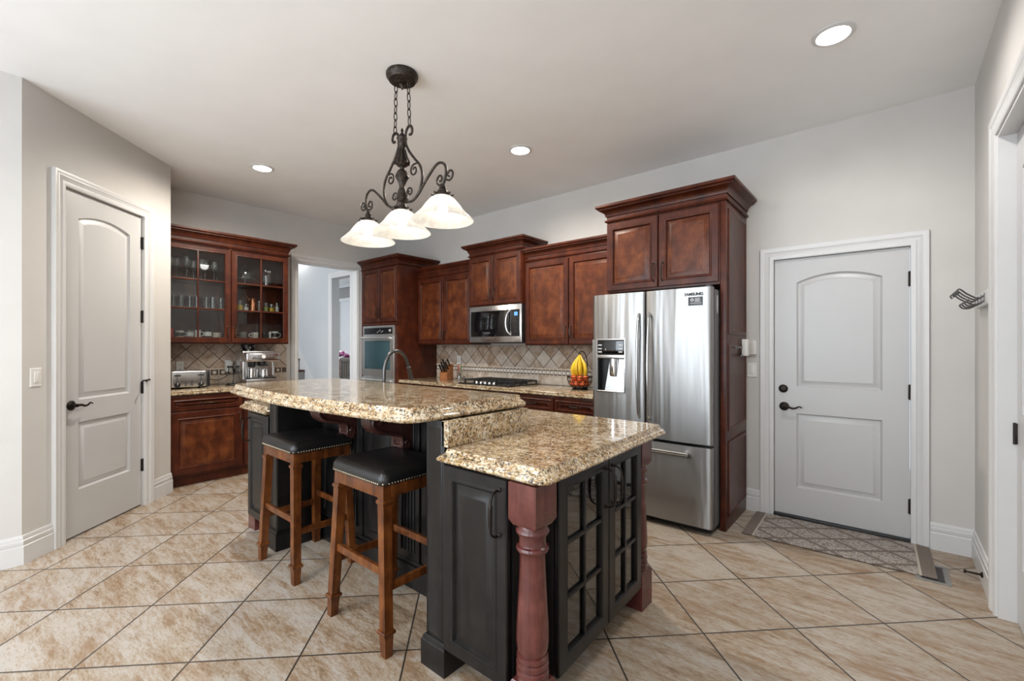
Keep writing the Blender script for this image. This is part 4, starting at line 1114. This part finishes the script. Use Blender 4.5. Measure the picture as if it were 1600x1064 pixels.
# recessed knee wall: panels, fluted stiles and base
m = MB(); m.box(-3.10, -1.52, 1.545, 1.60, .0, .125, .004); m.box(-3.10,-1.52,1.556,1.60,.125,.15,.006); ip('baseboard', m, E_)
def knee_panel(x0, x1):
    m = MB(); m.rect(x0, x1, .155, 1.03, [(0,1.603),(0,1.565),(.004,1.560),(.045,1.560),(.050,1.556),(.056,1.566),(.075,1.568),(.095,1.561)]); ip('knee_panel', m, E_)
knee_panel(-3.098, -2.755); knee_panel(-2.545, -2.185); knee_panel(-1.975, -1.520)
for xc in (-2.65, -2.08):
    m = MB(); m.box(xc-.098, xc+.098, 1.552, 1.602, .155, 1.03, .004)
    for k in range(5): m.tube([(xc-.056+.028*k, 1.552, .20), (xc-.056+.028*k, 1.552, .985)], .0085, 8)
    ip('fluted_stile', m, E_)
    m = MB()
    prof = [(1.551,1.043),(1.551,.785),(1.535,.766),(1.508,.768),(1.488,.790),(1.486,.820),(1.498,.842),(1.486,.862),(1.450,.876),(1.405,.884),(1.360,.893),(1.322,.908),(1.298,.935),(1.290,.972),(1.300,1.020),(1.322,1.043)]
    m.prism(prof, 'x', xc-.040, xc+.040)
    for s in (-1, 1):
        x = xc+s*.042
        m.tube(smooth([(x,1.520,.800),(x,1.502,.812),(x,1.510,.832),(x,1.530,.812),(x,1.512,.778),(x,1.484,.795),(x,1.484,.835),(x,1.470,.868),(x,1.41,.884),(x,1.335,.906),(x,1.300,.945),(x,1.316,.985),(x,1.350,.975),(x,1.345,.945),(x,1.330,.948)], 4), .010, 7)
    for k in range(5): m.tube(smooth([(xc-.032+.016*k,1.485,.835),(xc-.032+.016*k,1.468,.868),(xc-.032+.016*k,1.40,.884),(xc-.032+.016*k,1.325,.905),(xc-.032+.016*k,1.290,.955),(xc-.032+.016*k,1.30,1.02)], 4), .0095, 6)
    m.tube([(xc-.052,1.500,.795),(xc+.052,1.500,.795)], .026, 12)
    ip('corbel', m, M['corbelwood'])
# turned posts
def post(x, y, name='turned_post'):
    m = MB(); h = .0605; c = .012
    sq = lambda s, z: [(x-h*s,y-h*s,z),(x+h*s,y-h*s,z),(x+h*s,y+h*s,z),(x-h*s,y+h*s,z)]
    oc = lambda e, z: [(x-h,y-h+e,z),(x-h+e,y-h,z),(x+h-e,y-h,z),(x+h,y-h+e,z),(x+h,y+h-e,z),(x+h-e,y+h,z),(x-h+e,y+h,z),(x-h,y+h-e,z)]
    m.loft([sq(1,.88), sq(1,.750), sq(.80,.728)])
    m.loft([sq(1,0), sq(1,.172), sq(.84,.190)])
    m.lathe([(.050,.730),(.052,.722),(.058,.716),(.060,.708),(.057,.700),(.049,.696),(.0485,.690),(.047,.668),(.049,.660),(.056,.656),(.0585,.648),(.056,.640),(.050,.636),(.0465,.630),(.0455,.60),(.048,.54),(.052,.46),(.0565,.38),(.058,.335),(.0565,.305),(.050,.286),(.0475,.281),(.055,.278),(.0565,.270),(.054,.262),(.050,.258),(.0565,.254),(.058,.245),(.055,.236),(.051,.232),(.057,.228),(.0585,.219),(.056,.211),(.052,.207),(.057,.203),(.058,.196),(.056,.188)], (x,y,0), 28)
    ip(name, m, M['postwood'], label='rosy turned corner post')
post(-.9605, 1.2485); post(-1.025, 2.2265); post(-3.620, 1.352)
# doors of the island: local frames
def iframe(x, y, rot):
    return Matrix.Translation(Vector((x, y, 0))+ORG) @ Matrix.Rotation(rot, 4, 'Z')
def island_door(p0, p1, z0, z1, kind, hx):
    a = math.atan2(p1[1]-p0[1], p1[0]-p0[0]); W = math.hypot(p1[1]-p0[1], p1[0]-p0[0])
    if kind == 'solid':
        m = MB(); raised(m, 0, W, z0, z1, .062); d = part('door', m, E_, isl, angle=28); pm = MB(); raised_field(pm, 0, W, z0, z1, .062); part('raised_panel', pm, E_, d, angle=28)
        pull(d, W-.036 if hx > 0 else .036, z1-.125, .165, True, off=.046, r=.0052, hmat=M['bronze'])
    else:
        d = glass_door(isl, 0, W, z0, z1, 2, 3, W-.030 if hx > 0 else .030, z1-.135, .062, .016, E_, M['seeded'], .165, off=.046, r=.0052, hmat=M['bronze'])
    d.location = Vector((p0[0], p0[1], 0))+ORG; d.rotation_euler = (0, 0, a)
    return d
island_door((-1.392,1.232), (-1.050,1.232), .117, .872, 'solid', 1)
island_door((-3.615,1.283), (-3.245,1.275), .117, .872, 'solid', -1)
island_door((-.951,1.372), (-.969,1.782), .125, .872, 'glass', 1)
island_door((-.9695,1.790), (-.986,2.160), .125, .872, 'glass', -1)

# granite tops
OG = [(.034,0),(.024,.001),(.010,.004),(.002,.010),(0,.016),(.003,.022),(.009,.026),(.010,.029),(.013,.031),(.021,.034),(.028,.041),(.031,.050),(.034,.056)]
def rounded(pts, rad, n=5):
    out = []; N = len(pts)
    for i in range(N):
        r = rad[i]; p = Vector(pts[i])
        if r <= 0: out.append(tuple(p)); continue
        a = (Vector(pts[i-1])-p).normalized(); b = (Vector(pts[(i+1) % N])-p).normalized()
        ang = a.angle(b); tl = r/math.tan(ang/2); s = p+a*tl; e = p+b*tl
        c = p+(a+b).normalized()*(r/math.sin(ang/2))
        a0 = math.atan2(s.y-c.y, s.x-c.x); a1 = math.atan2(e.y-c.y, e.x-c.x)
        da = (a1-a0+PI) % (2*PI)-PI
        for k in range(n+1): out.append((c.x+r*math.cos(a0+da*k/n), c.y+r*math.sin(a0+da*k/n)))
    return out
low = rounded([(-3.775,1.250),(-3.24,1.236),(-3.24,1.77),(-1.46,1.77),(-1.405,1.186),(-.862,1.186),(-.905,2.372),(-3.775,2.372)], [.05,0,0,0,0,.06,.06,.05])
m = MB(); m.slab(low, [(i,.880+z) for i, z in OG])
solo('island_countertop', m, M['granite'], 'lower granite top of the island with a stepped edge', 'countertop')
arcf = []
for k in range(17):
    x = -3.33+1.92*k/16; arcf.append((x, .968+.085*((x+2.42)/1.0)**2))
bar_o = rounded([arcf[0]]+arcf[1:-1]+[arcf[-1], (-1.400,1.785), (-3.33,1.785)], [.11]+[0]*15+[.10,.03,.08])
m = MB(); m.slab(bar_o, [(i,1.045+z*1.12) for i, z in OG])
solo('raised_countertop', m, M['granite'], 'raised bow-front granite bar top above the two stools', 'countertop')
m = MB(); m.box(-1.420, -1.378, 1.228, 1.757, .937, 1.0445, .002)
solo('granite_riser', m, M['granite'], 'upright granite slab between the bar top and the lower island top', 'riser')

# faucet
fa = thing('kitchen_faucet', 'dark pull-down gooseneck faucet rising behind the raised bar', 'faucet', (-2.765, 1.855, .937))
m = MB(); m.lathe([(0,0),(.027,0),(.027,.006),(.020,.012),(.018,.06),(.0165,.07),(0,.07)], seg=20)
pts = smooth([(0,0,.06),(0,0,.18),(0,.004,.26),(0,.025,.325),(0,.065,.372),(0,.115,.380),(0,.165,.355),(0,.197,.305),(0,.212,.262)], 6)
m.tube(pts, .0125, 12); part('spout', m, M['pewter'], fa)
d = Vector((0,.30,-.95)).normalized(); b = Vector((0,.212,.262))
m = MB(); m.tube([b+d*.0, b+d*.004, b+d*.012, b+d*.02, b+d*.085, b+d*.10], [.0135,.018,.018,.0155,.019,.0185], 14); part('spray_head', m, M['pewter'], fa)
m = MB(); m.tube([(.016,0,.045),(.05,0,.05),(.10,-.01,.075)], [.010,.007,.006], 8); part('lever', m, M['pewter'], fa)

# ------------------------------------------------------------------ bar stools
def make_stool(label):
    t = thing('bar_stool', label, 'stool', (0,0,0))
    SW, SD = .215, .180      # half sizes of the seat frame
    FX, FY = .260, .200      # half sizes of the footprint
    H = .70
    for sx in (-1,1):
        for sy in (-1,1):
            m = MB(); h = .0215
            def sec(z, k=1.0):
                u = 1-z/H; cx = sx*((SW-.026)+(FX-SW+.026-.026)*u+.0*u); cy = sy*((SD-.026)+(FY-SD)*u)
                return [(cx-h*k,cy-h*k,z),(cx+h*k,cy-h*k,z),(cx+h*k,cy+h*k,z),(cx-h*k,cy+h*k,z)]
            m.loft([sec(0,.84), sec(.085,1.0), sec(.095,1.0)])
            m.loft([sec(.094,1.28), sec(.098,1.38), sec(.106,1.38), sec(.111,1.24)])
            m.loft([sec(.108,.98), sec(.60,1.02), sec(.655,1.05)])
            m.loft([sec(.650,1.18), sec(.655,1.30), sec(.663,1.30), sec(.668,1.15)])
            m.loft([sec(.664,1.0), sec(.733,1.02)])
            part('leg', m, M['stoolwood'], t, angle=25)
    def lx(z): return SW-.026+(FX-SW)*(1-z/H)
    def ly(z): return SD-.026+(FY-SD)*(1-z/H)
    for sy in (-1,1): part('stretcher', MB().box(-lx(.35), lx(.35), sy*ly(.35)-.010, sy*ly(.35)+.010, .332, .368, .003), M['stoolwood'], t)
    for sx in (-1,1): part('stretcher', MB().box(sx*lx(.285)-.010, sx*lx(.285)+.010, -ly(.285), ly(.285), .268, .304, .003), M['stoolwood'], t)
    m = MB()
    for sy in (-1,1): m.box(-SW+.045, SW-.045, sy*(SD-.012)-.009, sy*(SD-.012)+.009, .678, .733, .002)
    for sx in (-1,1): m.box(sx*(SW-.012)-.009, sx*(SW-.012)+.009, -SD+.045, SD-.045, .678, .733, .002)
    part('apron', m, M['stoolwood'], t)
    # cushion: rounded slab with a gentle crown
    m = MB(); o = rounded([(-SW-.008,-SD-.008),(SW+.008,-SD-.008),(SW+.008,SD+.008),(-SW-.008,SD+.008)], [.035]*4, 5)
    m.slab(o, [(.006,.7335),(0,.738),(-.003,.755),(-.001,.772),(.007,.785),(.022,.795),(.034,.800)])
    top = [f for f in m.bm.faces if f.normal.z > .9 or (len(f.verts) > 8 and f.calc_center_median().z > .79)]
    part('cushion', m, M['leather'], t, angle=60)
    m = MB(); P = o
    def nail(x, y): m.sphere((x,y,.744), .0048, (1,1,1), 7, 5)
    n = 26
    for k in range(n):
        x = -SW+.026+(2*SW-.052)*k/(n-1); nail(x, -SD-.009); nail(x, SD+.009)
    n = 21
    for k in range(n):
        y = -SD+.026+(2*SD-.052)*k/(n-1); nail(-SW-.009, y); nail(SW+.009, y)
    for sx in (-1,1):
        for sy in (-1,1): nail(sx*(SW-.002), sy*(SD-.002))
    tr = part('nailheads', m, M['nail'], t); 
    return t
s1 = make_stool('wooden bar stool with a black nailhead seat, right beside the island pilaster')
s1.location = (-1.915, 1.315, 0)
s2 = dup(s1, (-2.815, 1.325, 0), 0.0, 'wooden bar stool with a black nailhead seat, nearer the tall pantry door')
for s_ in (s1, s2): s_['group'] = 'bar stools under the granite bar'

# ------------------------------------------------------------------ chandelier
ch = thing('chandelier', 'bronze scrolled three-light island chandelier with white glass bell shades', 'chandelier', (-2.283, 1.66, 2.62))
OZ = 2.62
C_ = M['chand']
def cp3(L): return [(x, 0, z-OZ) for x, z in L]
def scroll(cx, cz, r, a0, turns, n=16, k=.72, d=1):
    return [(cx+r*(1-k*i/n)*math.cos(math.radians(a0)+d*2*PI*turns*i/n), cz+r*(1-k*i/n)*math.sin(math.radians(a0)+d*2*PI*turns*i/n)) for i in range(n+1)]
m = MB(); m.lathe([(0,CEIL),(.092,CEIL),(.097,CEIL-.010),(.095,CEIL-.026),(.086,CEIL-.036),(.080,CEIL-.048),(.060,CEIL-.053),(.03,CEIL-.054),(.012,CEIL-.06),(.018,CEIL-.072),(.010,CEIL-.082),(.006,CEIL-.095),(0,CEIL-.102)], (0,0,-OZ), 32)
part('canopy', m, C_, ch)
def chain(x0, z0, x1, z1):
    m = MB(); P0 = Vector((x0,0,z0-OZ)); P1 = Vector((x1,0,z1-OZ)); L = (P1-P0).length; d = (P1-P0)/L; n = max(3, round(L/.046))
    for k in range(n):
        c = P0+d*(L*(k+.5)/n); big = (k == 0 or k == n-2)
        hl = L/n*.5+.005; hw = .0105
        side = Vector((1,0,0)) if k % 2 else Vector((0,1,0))
        m.tube([c+d*(hl*math.sin(2*PI*i/14))+side*(hw*math.cos(2*PI*i/14)) for i in range(14)], .0030, 6, closed=True)
    part('chain', m, C_, ch)
chain(.062, 2.972, .072, 2.682); chain(-.062, 2.972, -.072, 2.672)
m = MB(); m.lathe([(0,2.690),(.006,2.680),(.010,2.668),(.004,2.660),(.012,2.652),(.016,2.644),(.010,2.636),(.030,2.632),(.034,2.622),(.028,2.606),(.030,2.590),(.026,2.578),(.018,2.566),(.022,2.54),(.030,2.505),(.042,2.482),(.045,2.470),(.034,2.458),(.016,2.445),(.014,2.432),(.026,2.425),(.040,2.400),(.042,2.385),(.030,2.365),(.022,2.345),(.018,2.32),(.026,2.30),(.036,2.275),(.038,2.255),(.030,2.245),(.034,2.236),(.022,2.226),(.024,2.205),(.018,2.198)], (0,0,-OZ), 18)
for k in range(10):
    a = 2*PI*k/10
    m.tube([(.019*math.cos(a), .019*math.sin(a), 2.555-OZ), (.030*math.cos(a), .030*math.sin(a), 2.508-OZ), (.043*math.cos(a), .043*math.sin(a), 2.478-OZ), (.047*math.cos(a), .047*math.sin(a), 2.466-OZ)], [.004,.006,.008,.005], 6)
part('column', m, C_, ch)
ly = [(.073,2.625),(.090,2.624),(.100,2.645),(.088,2.672),(.062,2.676),(.042,2.656),(.034,2.613),(.041,2.573),(.073,2.522),(.125,2.465),(.172,2.415),(.193,2.362),(.186,2.305),(.160,2.256),(.113,2.223),(.065,2.222),(.022,2.240)]
am = [(.113,2.224),(.158,2.248),(.206,2.293),(.262,2.340),(.313,2.376),(.355,2.382),(.392,2.360),(.402,2.320),(.392,2.280),(.372,2.245)]
for s in (-1, 1):
    fl = lambda L: [(s*x, 0, z-OZ) for x, z in L]
    m = MB(); m.tube(smooth(fl(ly), 5), .0078, 8); part('lyre_arm', m, C_, ch)
    m = MB(); m.tube(smooth(fl(am), 5), .0078, 8)
    m.tube(fl([(.396,2.30)]+scroll(.432,2.298,.036,200,1.15)), .006, 7)
    m.tube(fl([(.378,2.250)]+scroll(.352,2.288,.034,-60,1.15,d=-1)), .006, 7)
    part('outer_arm', m, C_, ch)
    m = MB(); m.tube(fl([(.161,2.436)]+scroll(.118,2.400,.038,70,1.25)), .0055, 7); part('scroll', m, C_, ch); m = MB()
    m.tube(fl([(.045,2.238)]+scroll(.076,2.280,.030,200,1.2,d=-1)), .0055, 7)
    part('scroll', m, C_, ch)
for i, (x, z) in enumerate(((-.372,2.200),(0,2.198),(.372,2.206))):
    m = MB(); m.lathe([(.012,.046),(.018,.040),(.020,.028),(.015,.022),(.026,.016),(.028,.004),(.034,-.004),(.048,-.012),(.050,-.018),(.030,-.018),(0,-.018)], (x,0,z-OZ), 18)
    for k in range(8):
        a = 2*PI*k/8; m.tube([(x+.030*math.cos(a), .030*math.sin(a), z-OZ), (x+.052*math.cos(a), .052*math.sin(a), z-OZ-.012), (x+.060*math.cos(a), .060*math.sin(a), z-OZ-.006)], [.005,.005,.007], 6)
    sk = part('socket_cup', m, C_, ch)
    g = MB(); zz = z-OZ
    g.lathe([(.036,-.014),(.050,-.020),(.072,-.036),(.094,-.062),(.112,-.088),(.122,-.100),(.126,-.104),(.138,-.116),(.156,-.134),(.170,-.146),(.174,-.152),(.170,-.155),(.165,-.147),(.152,-.137),(.134,-.120),(.121,-.108),(.108,-.091),(.090,-.066),(.069,-.041),(.048,-.025),(.036,-.019)], (x,0,zz), 40)
    part('glass_shade', g, M['alabaster'], ch, 'white alabaster glass bell shade', 60)
    b = MB(); b.lathe([(0,-.018),(.014,-.020),(.016,-.045),(.026,-.070),(.030,-.088),(.026,-.106),(.014,-.116),(0,-.119)], (x,0,zz), 16)
    part('light_bulb', b, M['bulb'], ch)
    l = bpy.data.lights.new('bulb_light', 'POINT'); l.energy = .55; l.color = (1.0,.93,.84); l.shadow_soft_size = .04
    lo = bpy.data.objects.new('bulb_light', l); COL.objects.link(lo); lo.location = (-2.283+x, 1.66, z-.135)
